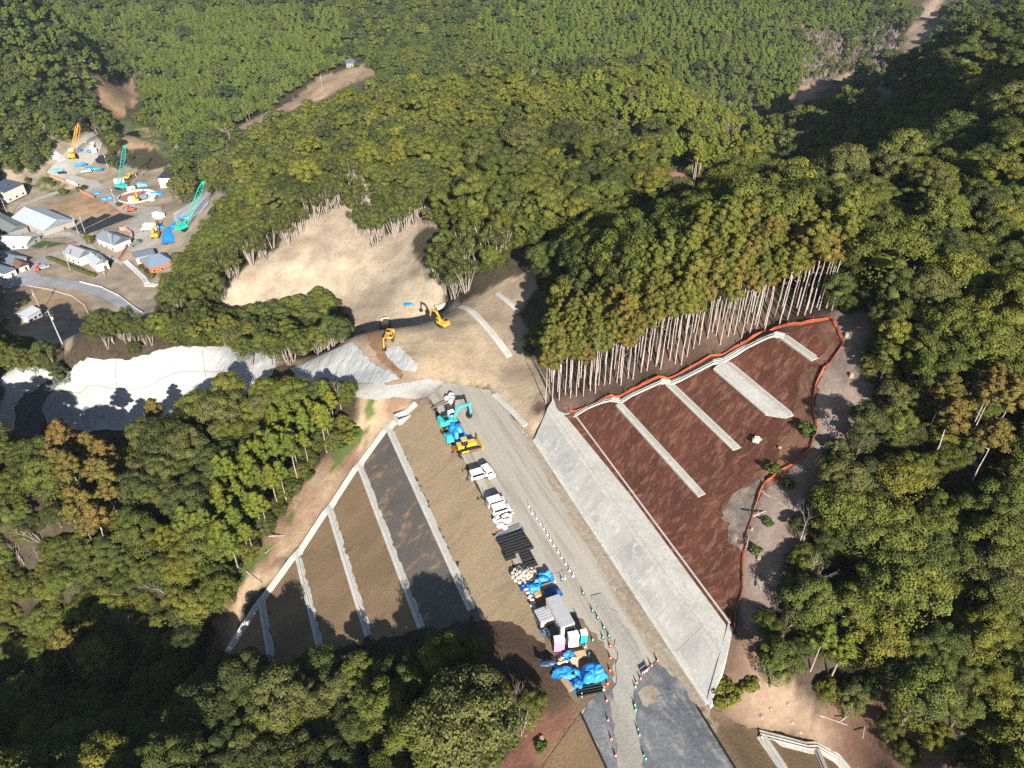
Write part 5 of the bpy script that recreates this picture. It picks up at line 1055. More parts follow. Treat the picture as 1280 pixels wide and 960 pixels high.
for k, (px, py) in enumerate(((691, 797), (712, 792))):
    r = thing('steel_rack', ['dark steel rack left of the pink toilet', 'dark green steel rack behind the white toilet'][k], 'rack', G0(px, py), -AZ - R(14)); b = MB(); [b.box((x, y, .8), (.08, .08, 1.6)) for x in (-.8, .8) for y in (-.5, .5)]; b.build('post', [m_blk], r); b = MB(); [b.box((0, 0, z), (1.7, 1.1, .08)) for z in (.5, 1.5)]; b.build('shelf', [pm(70, 84, 84, .6)], r)
# lower blue tarpaulins and what lies round them
drape('tarpaulin', 'large wrinkled blue tarpaulin covering a big stack by the lower road', G0(737, 846), (4.6, 3.6, 1.9), 31, m_blue, -AZ + R(8), 8)
drape('tarpaulin', 'flattened blue tarpaulin spreading left of the big stack', G0(707, 843), (4.2, 2.3, .9), 32, m_blue, R(-14), 5)
drape('tarpaulin', 'narrow blue tarpaulin end hanging below the flattened sheet', G0(722, 856), (2.0, 2.6, .9), 33, m_blue, R(20), 4)
drape('tarpaulin', 'small blue tarpaulin below the pink toilet beside tan boards', G0(711, 821), (1.9, 1.6, .9), 34, m_blue, .5, 4)
b = MB(); [b.box((0, 0, .15 + k * .1), (2.0 - .05 * k, 1.1, .08)) for k in range(5)]; tag(b.build('plywood_stack', [pm(214, 180, 138, .8)], None, False, G0(725, 820)), 'tan plywood stack right of the small blue tarpaulin', 'plywood').rotation_euler = (0, 0, R(14))
b = MB(); [b.box((0, 0, .12 + k * .09), (2.4 - .05 * k, .9, .07)) for k in range(3)]; tag(b.build('plywood_stack', [pm(186, 156, 124, .8)], None, False, G0(709, 856)), 'weathered plywood stack lying below the flattened blue tarpaulin', 'plywood').rotation_euler = (0, 0, R(-58))
r = thing('cable_drum', 'upright pale cable drum between blue tarpaulins', 'drum', G0(717.5, 830)); b = MB(); b.tube((0, 0, .1), (0, 0, .9), .42, .42, 14); b.build('core', [pm(120, 110, 100)], r)
for z in (.05, .9): b = MB(); b.tube((0, 0, z), (0, 0, z + .09), .62, .62, 16); b.build('flange', [pm(224, 208, 190)], r)
drape('dark_sheet', 'black plastic sheet lying between the cable drum and big tarpaulin', G0(717, 841), (1.2, 2.0, .8), 35, m_blk, .1, 3, 'plastic sheet')
drape('dark_sheet', 'dark blue plastic sheet by the slope edge left of the tarpaulins', G0(686, 829), (3.0, 1.3, .3), 36, pm(64, 84, 112, .4), R(4), 3, 'plastic sheet')
for i, (px, py) in enumerate(((700, 826), (703, 824), (704, 829), (707, 828), (699, 830))): b = MB(); b.lump((0, 0, .25), (.45, .35, .3), 170 + i, 9, 5, .2); tag(b.build('rubble_sack', [pm(214, 196, 176, .9)], None, True, G0(px, py)), 'beige sack in the little heap left of the cable drum', 'sack', 'beige sacks left of the cable drum')
for k, (py, lb) in enumerate(((862.5, 'black plastic gutter right below the big tarpaulin, upper of two'), (866, 'black plastic gutter at the lower edge of the stores, lower of two'))):
    b = MB(); b.prism([(-.4, 0), (.4, 0), (.48, .55), (.40, .55), (.32, .1), (-.32, .1), (-.40, .55), (-.48, .55)], -2.0, 2.0, 'x'); tag(b.build('gutter', [pm(56, 62, 58, .5)], None, False, G0(737, py)), lb, 'gutter').rotation_euler = (0, 0, R(12))
# rope posts, cones, barricade
def rope_post(label, px, py, group, hh=1.0):
    r = thing('rope_post', label, 'post', G0(px, py), 0, group); b = MB(); b.tube((0, 0, .05), (0, 0, hh), .045, .045, 6); b.build('pole', [pm(222, 222, 226)], r); b = MB(); b.tube((0, 0, 0), (0, 0, .12), .28, .22, 10); b.build('base', [pm(216, 216, 220)], r); return r
rp = None
L1 = [(661.5, 633), (665, 641.5), (671, 648), (675, 655), (680, 661), (684, 668.5), (688, 675), (692.5, 682), (697.5, 690), (702, 697), (707, 705), (712, 713), (716.5, 720), (706, 723), (693.5, 727)]
L2 = [(732, 809), (736, 820), (741, 830), (754.5, 862.5), (727, 870), (751, 850), (547, 481), (605, 617), (641, 641)]
for i, (px, py) in enumerate(L1 + L2):
    lb, gp = ('white-footed rope post in the line between stores and haul road', 'rope posts along the stores') if i < 13 else ('white-footed rope post in the short cross line above the blue tarpaulins', 'rope posts of the cross line') if i < 15 else ('white-footed post round the lower blue tarpaulin', 'posts round the lower tarpaulin') if i < 21 else (['single white post at the mouth of the side road', 'single white post at the slope edge below the first vans', 'single white post right of the bulk bags'][i - 21], None)
    if i == 0: rp = rope_post(lb, px, py, gp)
    else:
        c = copy_tree(rp, G0(px, py), 0, lb, gp)
        if gp is None: del c['group']
mb = MB(); q = [G0(*p) + np.array([0, 0, .9]) for p in L1]
for a, b in zip(q[:-1], q[1:]): m_ = (a + b) / 2 - np.array([0, 0, .15]); mb.tube(a, m_, .02, .02, 4); mb.tube(m_, b, .02, .02, 4)
tag(mb.build('rope', [pm(110, 110, 104)]), 'thin dark rope strung along the white-footed posts', 'rope')
def cone(label, px, py, col, group):
    r = thing('traffic_cone', label, 'traffic cone', G0(px, py), 0, group); mc = pm(*col, .5); b = MB(); b.box((0, 0, .04), (.46, .46, .07)); b.build('base', [mc if col[0] > 200 else m_blk], r)
    b = MB(); b.tube((0, 0, .07), (0, 0, .32), .19, .14, 10, 0, False); b.tube((0, 0, .5), (0, 0, .82), .1, .04, 10, 0, True); b.build('body', [mc], r); b = MB(); b.tube((0, 0, .32), (0, 0, .5), .145, .1, 10, 0, False); b.build('band', [m_wht], r); return r
RC = [(491, 355), (492, 414), (490, 477), (477, 544), (473, 628), (480, 726), (496, 820), (517, 903), (697, 452), (727, 428), (642, 518), (622, 539)]
GC = [(402, 178), (429, 212), (459, 262), (485, 303), (455, 312), (403, 325), (616, 560), (614, 650), (617, 675), (628, 772), (636, 800), (660, 903), (668, 918), (356, 90), (250, 20)]
for j, (L_, col, nm) in enumerate(((RC, (236, 82, 54), 'orange-red'), (GC, (40, 176, 132), 'green'))):
    base = None
    for i, (a, b_) in enumerate(L_):
        px, py = 640 + a / 4, 720 + b_ / 4
        where = ('lining the left side of the lower track' if a < 600 else 'lining the right side of the lower track' if a < 660 else 'beside the red and white barricade') if j == 0 else ('by the gravel patch right of the turquoise toilet' if a < 500 else 'on the right edge of the lower track')
        lb = '%s traffic cone %s' % (nm, where); gp = '%s cones %s' % (nm, where)
        if base is None: base = cone(lb, px, py, col, gp)
        else: copy_tree(base, G0(px, py), i * .7, lb, gp)
r = thing('barricade', 'red and white barricade standing at the fork of the lower track', 'barricade', G0(806.5, 842), R(35)); b = MB()
for z in (.45, .85): b.box((0, 0, z), (1.5, .06, .3))
b.build('board', [pm(240, 226, 222)], r); b = MB()
for z in (.45, .85): [b.box((x, -.035, z), (.2, .02, .3), ry=R(20)) for x in (-.5, 0, .5)]
b.build('stripe', [pm(226, 60, 50)], r); b = MB(); [b.box((x, y, .5), (.06, .06, 1.05), rx=R(12 * (1 if y < 0 else -1))) for x in (-.65, .65) for y in (-.14, .14)]; b.build('leg', [m_steel], r)
# small things on the slopes
for k, (px, py, s_, c, lb) in enumerate(((946, 551, .8, (200, 190, 176), 'pale boulder standing alone near the lower end of the red-brown slope'), (975, 560, .35, (170, 140, 120), 'small stone on the red-brown slope right of the pale boulder'), (903, 832, .5, (150, 142, 134), 'dark rubble lump below the end of the grey wall'))):
    b = MB(); b.lump((0, 0, s_ * .4), (s_, s_ * .8, s_ * .8), 200 + k, 9, 6, .25); tag(b.build('boulder', [pm(*c, .9)], None, False, pick(px, py)), lb, 'rock')
drape('tarpaulin', 'scrap of blue sheet on the bare pale cut', pick(511, 380), (3.2, 2.0, .3), 51, m_blue, .2, 3)
stump = MB(); stump.tube((0, 0, -.2), (0, 0, .45), .32, .26, 8); stump.tube((0, 0, .1), (.5, .2, -.15), .12, .05, 5); stump.tube((0, 0, .1), (-.4, .35, -.15), .12, .05, 5); st0 = stump.build('tree_stump', [plain('stump_wood', P_(178, 158, 136), .9)])
for i, (px, py) in enumerate(((917, 866), (952, 896), (963, 886), (990, 903), (985, 880), (1000, 915), (677, 924), (948, 700), (940, 662), (1058, 420), (1064, 470), (1040, 545))):
    o = st0 if i == 0 else st0.copy()
    if i: COL.objects.link(o)
    o.location = [float(a) for a in pick(px, py)]; o.rotation_euler = (0, 0, i * 1.1); o.scale = (rr.uniform(.8, 1.3),) * 3; tag(o, ('pale cut stump on the bare bank right of the lower road' if i < 6 else 'pale cut stump on the reddish bank left of the lower road' if i == 6 else 'pale cut stump on the cleared strip right of the orange fence'), 'stump', 'stumps' + ('' if i < 6 else ' left' if i == 6 else ' by the fence'))
lg = MB(); lg.tube((-2.2, 0, .12), (2.2, 0, .16), .15, .10, 7); [lg.tube((x, 0, .14), (x + .3, s_ * .6, .5), .04, .015, 4) for x, s_ in ((-1, 1), (.2, -1), (1.2, 1))]; lg0 = lg.build('log', [m_pale])
for i, (px, py, a) in enumerate(((1060, 895, .5), (1080, 910, 1.1), (1100, 905, 2.0), (1040, 900, -.4), (1120, 925, .2), (340, 685, .9), (352, 670, .2), (372, 625, 1.6), (318, 722, -.6), (935, 672, 1.2), (955, 640, .4), (967, 625, 2.2), (1066, 505, 1.9), (1072, 440, .8), (945, 720, 1.6))):
    o = lg0 if i == 0 else lg0.copy()
    if i: COL.objects.link(o)
    o.location = [float(v) for v in pick(px, py)]; o.rotation_euler = (rr.uniform(-.1, .1), rr.uniform(-.15, .15), a); o.scale = (rr.uniform(.7, 1.3),) * 3; wh = 'on the shaded bank at the lower right' if i < 5 else 'on the logged strip left of the embankment' if i < 9 else 'on the cleared strip beside the orange fence'; tag(o, 'pale fallen log ' + wh, 'log', 'fallen logs ' + wh)
# low shrubs
SHRUB = [broad('foliage', m_leaf, 1.5, 1.5, .3, 9, 60, .2, 300 + k) for k in range(3)]
SH = [(903, 872, 1.7, 0, 'bright yellow-green shrub at the foot of the wall end'), (908, 866, 1.2, 0, 'bright yellow-green shrub at the foot of the wall end'), (936, 858, 1.1, 0, 'yellow-green shrub right of the wall end shrubs'), (966, 588, .9, 1, 'green shrub growing at the orange fence corner'), (984, 608, .8, 1, 'green shrub just outside the fence corner'), (1093, 462, .8, 0, 'small yellow-green bush on the pale strip'), (1087, 476, .6, 1, 'small dark bush on the pale strip'), (943, 690, .7, 1, 'green shrub on the shaded strip beside the fence'), (960, 655, .7, 1, 'low green shrub among pale slash'), (1009, 541, 1.0, 1, 'green bush leaning on the fence from outside'),
      (446, 543, 1.1, 1, 'leafy scrub patch near the upper end of the logged strip'), (437, 550, 1.2, 0, 'leafy scrub patch near the upper end of the logged strip'), (428, 558, 1.0, 1, 'leafy scrub patch near the upper end of the logged strip'), (441, 535, .9, 0, 'leafy scrub patch near the upper end of the logged strip'), (660, 905, .9, 0, 'yellow-green shrub on the reddish bank by the lower road'), (675, 935, .7, 1, 'low shrub on the reddish bank by the lower road'), (640, 930, .9, 1, 'green shrub on the reddish bank near the wood')]
for i, (px, py, s_, t, lb) in enumerate(SH):
    o = bpy.data.objects.new('shrub', SHRUB[i % 3]); COL.objects.link(o); o.location = [float(a) for a in pick(px, py)]; o.rotation_euler = (0, 0, i * 1.7); o.scale = (s_, s_, s_ * .8); o.color = ((.105, .105, .018, 1), (.06, .082, .02, 1))[t]; tag(o, lb, 'shrub', 'scrub on the logged strip' if 'scrub' in lb else 'shrubs at the wall end' if 'foot of the wall' in lb else None)
# ------------------------------------------------------------------ village and shaft site in the valley
VZ = lambda px, py: pick(px, py)
def vs(name, poly, mat, off=.12, st=2.0, rough=.15, seed=40): return sheet(name, pxs(poly), off, mat, st, rough, seed)
m_asph = earth('asphalt', P_(158, 158, 162), P_(144, 144, 150), P_(170, 168, 166), .08, (1, 1, 1), 1.0); m_yard = earth('yard', P_(178, 172, 162), P_(160, 154, 146), P_(194, 186, 172), .06, (1, 1, 1), .8)
struct(vs('village_road', [(176, 406), (150, 386), (128, 372), (100, 364), (60, 358), (30, 357), (0, 362), (-20, 366), (-20, 350), (0, 345), (20, 341), (36, 332), (55, 321), (75, 313), (78, 318), (58, 328), (47, 335), (44, 341), (52, 346), (75, 349), (100, 352), (128, 359), (152, 371), (178, 390), (190, 402)], m_asph, .15))
struct(vs('works_yard', [(58, 216), (72, 200), (90, 185), (116, 165), (128, 180), (122, 198), (106, 212), (94, 220), (122, 226), (138, 240), (155, 252), (175, 258), (200, 258), (205, 268), (192, 285), (200, 300), (186, 313), (172, 318), (152, 308), (164, 292), (152, 284), (176, 268), (150, 264), (124, 248), (98, 232), (80, 223)], m_yard, .15))
struct(vs('lane', [(0, 296), (60, 292), (85, 290), (100, 296), (125, 315), (155, 328), (152, 332), (120, 318), (95, 302), (82, 296), (62, 298), (0, 302)], m_yard, .2))
struct(vs('lane', [(20, 258), (50, 246), (90, 232), (92, 235), (52, 250), (22, 262)], m_yard, .2))
m_green = earth('crop', C(74, 96, 44, 1.4), C(56, 80, 40, 1.4), C(96, 104, 60, 1.4), .3)
struct(vs('crop_field', [(37, 309), (55, 301), (66, 303), (49, 311)], m_green, .25)); struct(vs('crop_field', [(60, 306), (69, 303), (84, 305), (58, 310)], m_green, .25))
m_navy = earth('dark_net', P_(44, 48, 60), P_(36, 40, 52), P_(52, 56, 66), .3, (1, 1, 1), 1)
for k, (pl, lb) in enumerate((([(88, 288), (115, 271.5), (121, 274), (132, 268), (139, 270), (104, 287.5), (99, 291)], 'black netting over the upper crop plot in the village'), ([(100, 292), (106, 288), (150, 267.5), (168, 271), (107, 294.5)], 'black netting over the long lower crop plot in the village'), ([(118, 332), (133, 325.5), (143, 326), (140, 331), (126, 339)], 'black netting beside the small pale-roofed house'))): tag(vs('crop_netting', pl, m_navy, .6, 2, .02, 50 + k), lb, 'netting')
tag(vs('covered_pile', [(119, 201), (124, 196), (134, 194), (144, 196), (148, 200), (144, 204), (132, 206), (122, 205)], m_navy, .8, 2, .1, 55), 'round dark covered pile behind the works yard', 'pile')
m_shot = earth('shotcrete', P_(186, 186, 188), P_(170, 170, 174), P_(198, 196, 194), .1, (1, 1, 1), .8)
tag(vs('retaining_slope', [(216, 268), (244, 250), (258, 240), (265, 243), (260, 257), (250, 268), (234, 276), (218, 277)], m_shot, .5, 2, .05, 56), 'grey sprayed concrete slope behind the second teal crane', 'concrete slope')
tag(vs('retaining_slope', [(56, 190), (66, 187), (80, 196), (84, 201), (76, 204), (62, 198)], m_shot, .5, 2, .05, 57), 'grey concrete bank at the foot of the dark wooded hill', 'concrete slope')
def house(label, A, B, Cc, eave, rise, roofc, wallc, hip=0.0, name='house', cat='house', over=.5, nw=3, store=1, group=None, gz0=None):
    """A-B one eave, C across from B: points of the photo at eave height"""
    g0 = float(pick(*B)[2]); g = (-55.0 if abs(g0 + 55) < 6 else g0) if gz0 is None else gz0
    a, b, c = (at(p[0], p[1], g + eave) for p in (A, B, Cc)); ab = b - a; L = np.linalg.norm(ab[:2]); e = ab[:2] / L; n = np.array([-e[1], e[0]]); Wd = (c - b)[:2] @ n
    if Wd < 0: n = -n; Wd = -Wd
    Wd = max(Wd, 3.0); ctr = (a[:2] + b[:2]) / 2 + n * Wd / 2; gz = float(h(ctr[0], ctr[1])); g = min(g, gz) - .1; ev = a[2] - g
    r = thing(name, label, cat, (ctr[0], ctr[1], g), math.atan2(e[1], e[0]), group); x, y = L / 2, Wd / 2; xi, yi = x - over, y - over; mw = pm(*wallc, .8); mr = pm(*roofc, .55, 0, 1.6)
    w_ = MB(); w_.box((0, 0, ev / 2), (2 * xi, 2 * yi, ev)); 
    if hip < .1: [w_.prism([(-yi, ev), (yi, ev), (0, ev + rise * yi / y)], s_ * xi - .1, s_ * xi + .1, 'x') for s_ in (-1, 1)]
    w_.build('wall', [mw], r)
    q = MB(); hx = x - hip * y; t = .18
    V = [(-x, -y, ev), (x, -y, ev), (x, y, ev), (-x, y, ev), (-hx, 0, ev + rise), (hx, 0, ev + rise)]; V += [(u_, v_, z + t) for u_, v_, z in V]
    q.add(V, [(6, 7, 11, 10), (8, 9, 10, 11), (0, 4, 5, 1), (2, 5, 4, 3), (0, 1, 7, 6), (2, 3, 9, 8), (7, 8, 11), (9, 6, 10), (1, 2, 8, 7), (3, 0, 6, 9), (0, 3, 4), (1, 5, 2)]); rf = q.build('roof', [mr], r)
    q = MB(); q.box((0, 0, ev + rise + t + .08), (2 * hx, .35, .2)); q.build('ridge', [pm(*[int(v * .85) for v in roofc], .6, 0, 1.6)], rf)
    for k in range(nw):
        for s_ in (-1, 1):
            for st in range(store): wn = MB(); wn.box((-xi + (k + .5) * 2 * xi / nw, s_ * yi, 1.4 + st * 2.7), (1.5, .12, 1.1)); f_ = wn.build('window', [pm(210, 210, 210)], r); wn = MB(); wn.box((-xi + (k + .5) * 2 * xi / nw, s_ * (yi + .06), 1.4 + st * 2.7), (1.3, .06, .9)); wn.build('pane', [m_glass], f_)
    wn = MB(); wn.box((xi, yi * .3, 1.05), (.1, 1.1, 2.0)); wn.build('door', [pm(110, 84, 66)], r); return r
TILE = (118, 128, 146)
house('long barn with pale blue-grey sheet roof beside the dry field', (14, 272), (54, 289), (94, 276), 3, 3.2, (196, 202, 210), (176, 168, 158), 0, 'barn', 'barn', .3, 5)
house('dull grey-green roofed shed left of the pale barn', (-32, 268), (10, 291), (36, 284), 2.4, 1.6, (134, 142, 142), (150, 146, 140), 0, 'shed', 'shed', .3, 4)
house('white greenhouse with translucent roof below the grey-green shed', (-24, 305), (33, 306), (36, 294), 2.2, 1.6, (214, 216, 216), (206, 210, 206), 0, 'greenhouse', 'greenhouse', .1, 5)
house('cream-walled house with grey gable roof above the hedge', (79, 316), (98, 323), (117, 314), 4.2, 2.6, (164, 166, 172), (240, 234, 214), 0, store=1)
house('small pale-roofed house right of the cream house', (106, 322), (118, 332), (133, 324), 3, 1.8, (188, 194, 198), (232, 232, 230), 0)
house('white-gabled house with slate-grey roof between black netting plots', (119, 298), (142, 307), (161, 297), 4, 2.6, (136, 146, 160), (236, 228, 224), 0)
house('big old house with weathered blue-grey tiled roof below the yard', (186, 336), (217, 327), (208, 314), 3.2, 2.8, (132, 148, 168), (196, 110, 66), .5)
house('low grey wing left of the big tiled house', (168, 323), (194, 317), (190, 310), 2.6, 1.2, (112, 122, 138), (190, 176, 160), 0, nw=2)
house('tiled house cut by the left edge of the photo beside the lane', (-14, 323), (12, 331), (22, 318), 3.2, 2.4, TILE, (200, 190, 176), .4)
house('small brown-roofed house near the road junction', (12, 329), (23, 335), (31, 327), 2.8, 1.8, (128, 96, 84), (214, 206, 192), 0, nw=2)
house('dark tiled house at the left edge just above the road', (-16, 336), (4, 343), (15, 334), 3, 2.2, (96, 108, 124), (226, 222, 214), .4)
house('dark tiled farmhouse with white walls below the wooded hill', (4, 241), (30, 229), (18, 219), 3.6, 3.0, (84, 92, 108), (236, 230, 220), .4)
house('dark tiled outbuilding left of the farmhouse', (-18, 240), (4, 240), (8, 230), 3.2, 2.2, (88, 96, 112), (214, 206, 196), 0)
house('lone silver-roofed shed on the brown field', (34, 397), (51, 387), (39, 380), 2.6, 1.2, (200, 204, 208), (190, 194, 198), 0, 'shed', 'shed', .2, 3)
house('white two-storey house with dark roof beside the shaft', (196, 223), (203, 216), (216, 219), 6.2, 2.4, (68, 74, 86), (240, 238, 232), 0, store=2, nw=2)
house('white-walled house with brown roof right behind the white bank sheet', (97, 430), (106, 440), (124, 438), 4, 2, (120, 104, 98), (236, 226, 218), 0, nw=2, gz0=-33)
house('distant blue-grey roofed house at the top end of the dry field', (432, 79.5), (446, 78.5), (444, 74.5), 2.0, 1.6, (112, 118, 132), (150, 148, 144), .3)
drape('tarpaulin', 'blue tarpaulin roof over a lean-to behind the white bank sheet', at(76, 441, -38), (9, 6, 2.6), 60, m_blue, .2, 3)
# crawler cranes
def crane(label, base, tip, col, rz):
    P = VZ(*base); r = thing('crawler_crane', label, 'crane', P, rz); m = pm(*col, .5); d = ray(*tip); s_ = (P[1] + 1.5) / d[1]; T = Vector((d[0] * s_ - P[0], d[1] * s_ - P[1], H + d[2] * s_ - P[2])); T = Matrix.Rotation(-rz, 3, 'Z') @ T
    for q in (-1, 1): MB().prism([(-3, .5), (-2.5, .05), (2.5, .05), (3, .5), (2.5, 1.1), (-2.5, 1.1)], q * 2.0 - .45, q * 2.0 + .45, 'x').build('track', [m_blk], r)
    b = MB(); b.box((0, -1.2, 2.0), (3.0, 5.5, 1.5)); b.box((0, -3.4, 2.3), (3.6, 1.2, 1.9)); b.build('body', [m], r); b = MB(); b.box((-1.5, 1.6, 2.4), (1.2, 1.7, 1.9), taper=.9); cb = b.build('cab', [m], r); b = MB(); b.box((-1.5, 2.42, 2.6), (1.0, .12, 1.0)); b.build('window', [m_glass], cb)
    foot = Vector((0, 1.2, 1.8)); ax = (T - foot); L = ax.length; ax.normalize(); a = ax.orthogonal().normalized(); bb = ax.cross(a); mb = MB(); n = max(6, int(L / 2.2))
    def ch(k, t): w_ = .95 * min(1, t * 6 + .25, (1 - t) * 6 + .3); return foot + ax * L * t + (a * (1 if k in (0, 1) else -1) + bb * (1 if k in (0, 3) else -1)) * w_
    for k in range(4):
        for j in range(n): mb.tube(ch(k, j / n), ch(k, (j + 1) / n), .13, .13, 4, 0, False); mb.tube(ch(k, j / n), ch((k + 1) % 4, (j + 1) / n), .09, .09, 4, 0, False)
    mb.build('lattice_boom', [m], r); mb = MB(); g1 = Vector((0, -3.2, 6.8)); [mb.tube((x, -.5, 2.7), g1, .14, .14, 5) for x in (-.9, .9)]; [mb.tube((x, -3.6, 2.9), g1, .14, .14, 5) for x in (-.9, .9)]; mb.build('gantry', [m], r)
    mb = MB(); [mb.tube(g1 + Vector((x, 0, 0)), T, .05, .05, 4) for x in (-.25, .25)]; hk = Vector((T.x, T.y + .8, T.z * .45)); mb.tube(T + Vector((0, .8, 0)), hk, .05, .05, 4); mb.build('rope', [m_steel], r); mb = MB(); mb.box(hk, (.7, .5, 1.1)); mb.build('hook_block', [m], r); mb = MB(); mb.box(T, (.8, 1.6, 1.2)); mb.build('boom_head', [m if col != (242, 172, 44) else pm(222, 84, 50)], r)
crane('yellow crawler crane with orange boom tip on the upper yard', (92, 197), (98, 155), (242, 172, 44), R(20)); crane('teal crawler crane with upright boom beside the round shaft', (152, 236), (156, 183), (62, 190, 176), R(60)); crane('green-teal crawler crane with slanting boom in front of the grey concrete slope', (231, 287), (254, 228), (40, 200, 170), R(-30))
# shaft
c0 = VZ(172, 247); r = thing('shaft', 'round concrete shaft collar with brown floor in the village', 'shaft', (c0[0], c0[1], c0[2])); mb = MB(); N = 40; Ra = 10.5; V = []
for i in range(N): a = i * 6.283 / N; V += [(math.cos(a) * Ra, math.sin(a) * Ra, -.3), (math.cos(a) * Ra, math.sin(a) * Ra, 1.3), (math.cos(a) * (Ra - .8), math.sin(a) * (Ra - .8), 1.3), (math.cos(a) * (Ra - .8), math.sin(a) * (Ra - .8), -.3)]
mb.add(V, [(i * 4 + j, i * 4 + (j + 1) % 4, ((i + 1) % N) * 4 + (j + 1) % 4, ((i + 1) % N) * 4 + j) for i in range(N) for j in range(4)]); mb.build('wall', [pm(206, 200, 190, .8)], r); mb = MB(); mb.tube((0, 0, .1), (0, 0, .35), Ra - .85, Ra - .85, 32); mb.build('floor', [pm(166, 116, 86, .9)], r)
for lb, px, py, rz, col, s_, bm_ in (('yellow excavator with raised arm inside the round shaft', 172, 252, R(15), YEL, 1.1, (75, -20, -60)), ('yellow excavator working behind the upright teal crane', 160, 224, R(-70), YEL, 1.0, (60, -80, -60)), ('small orange excavator on the village yard road', 164, 264, R(80), (236, 110, 70), .9, (40, -60, -60)), ('big yellow machine with boom beside the long blue strip', 196, 296, R(10), YEL, 1.4, (60, -60, -50)), ('tiny red excavator at the road junction', 47, 338, R(30), (240, 96, 60), .7, (50, -70, -60))): excavator(lb, VZ(px, py), rz, col, s_, bm_)
van('black car parked on the upper works yard', VZ(78, 217), R(-70), 4.6, 1.8, 1.5, (30, 30, 34), name='car', cat='car', hood=.22); van('silver car parked at the road bend', VZ(56, 335), R(-55), 4.6, 1.8, 1.5, (170, 178, 184), name='car', cat='car', hood=.22); truck('white flatbed truck next to the blue sheeted stack on the upper yard', VZ(108, 216), R(-60), (240, 240, 240), (200, 200, 200), 6, 2.2)
truck('white truck at the far corner of the upper yard', VZ(116, 183), R(20), (244, 244, 244), (236, 236, 236), 7, 2.4); truck('white truck beside the big yellow machine', VZ(186, 288), R(-80), (240, 240, 238), (222, 222, 220), 7, 2.4); truck('dark green truck parked by the fence of the slate-roofed house', VZ(170, 306), R(-30), (80, 110, 104), (130, 140, 138), 6, 2.2)
truck('white lorry under the trees near the shaft', VZ(190, 245), R(70), (240, 240, 240), (230, 230, 228), 6, 2.3)
for k, (px, py, w_, d_, hh, a, lb, m) in enumerate(((112, 189, 8, 5, 1.2, .1, 'bright blue tarpaulin behind the yellow crane boom', m_blue), (99, 188, 4, 3, 1.0, .2, 'little blue tarpaulin left of the yellow crane boom', m_blue), (95, 207, 12, 3.2, 1.0, .55, 'long blue tarpaulin strip in the middle of the upper yard', m_blue), (115, 211, 14, 4, 1.6, -.1, 'wide blue tarpaulin in front of the dark pile', m_blue), (69, 214, 9, 4, 1.2, .3, 'pale blue tarpaulin at the left end of the upper yard', m_lblue), (134, 249, 6, 4, 1.4, .2, 'blue tarpaulin beside the road near the teal crane', m_blue), (122, 242, 4, 3, 1.2, .2, 'small blue tarpaulin by the white post fence', m_blue), (196, 243, 6, 4, 2.0, .3, 'blue tarpaulin at the right end of the shaft', m_blue), (178, 232, 7, 5, 2.2, .4, 'pale blue tarpaulin behind the shaft', m_lblue), (201, 284, 4, 3, 1.2, 0, 'small blue tarpaulin above the big yellow machine', m_blue), (235, 272, 9, 3, 1.0, .4, 'blue tarpaulin at the foot of the concrete slope', m_blue), (216, 283, 3, 7, 1.2, .2, 'blue tarpaulin left of the green-teal crane', m_blue), (232, 281, 5, 4, 1.2, .2, 'blue tarpaulin behind the body of the green-teal crane', m_blue))): drape('tarpaulin', lb, VZ(px, py), (w_, d_, hh), 80 + k, m, a, 4)
P1, P2 = VZ(211, 307), VZ(212, 279); drape('tarpaulin', 'long blue sheeted strip running down beside the big yellow machine', (P1 + P2) / 2, (6.5, float(np.linalg.norm(P2 - P1)), 1.2), 99, m_blue, math.atan2((P2 - P1)[1], (P2 - P1)[0]) - R(90), 7)
for k, (px, py, w_, d_, hh, c, lb) in enumerate(((150, 228, 6, 3, 2.2, (216, 214, 208), 'white site cabin left of the upright teal crane'), (164, 238, 4, 3, 2, (232, 228, 222), 'white site cabin behind the shaft collar'), (181, 247, 5, 2.4, 1.6, (150, 168, 190), 'blue-grey site cabin inside the shaft rim'), (191, 250, 3, 3, 1.6, (226, 222, 214), 'white cube tank at the right rim of the shaft'), (165, 251, 4, 3, 2.0, (234, 230, 226), 'white cabin at the left rim of the shaft'), (117, 190, 5, 3, 2.4, (240, 238, 234), 'white cabin at the far corner of the upper yard'), (199, 272, 6, 3, 2.4, (236, 232, 230), 'white cabin near the lower yard entrance'), (188, 285, 6, 2.6, 2.2, (240, 238, 236), 'white cabin above the big yellow machine'), (90, 190, 3, 3, 2, (238, 236, 232), 'white tank left of the yellow crane'))):
    q = thing('site_cabin', lb, 'site cabin', VZ(px, py), .3 + k * .4); b = MB(); b.box((0, 0, hh / 2), (w_, d_, hh)); b.build('wall', [pm(*c, .6)], q); b = MB(); b.box((0, 0, hh + .08), (w_ + .2, d_ + .2, .14)); b.build('roof', [pm(*[min(255, v + 6) for v in c], .6)], q); b = MB(); b.box((w_ * .2, -d_ / 2, hh * .55), (1.0, .08, .8)); b.build('window', [m_glass], q)
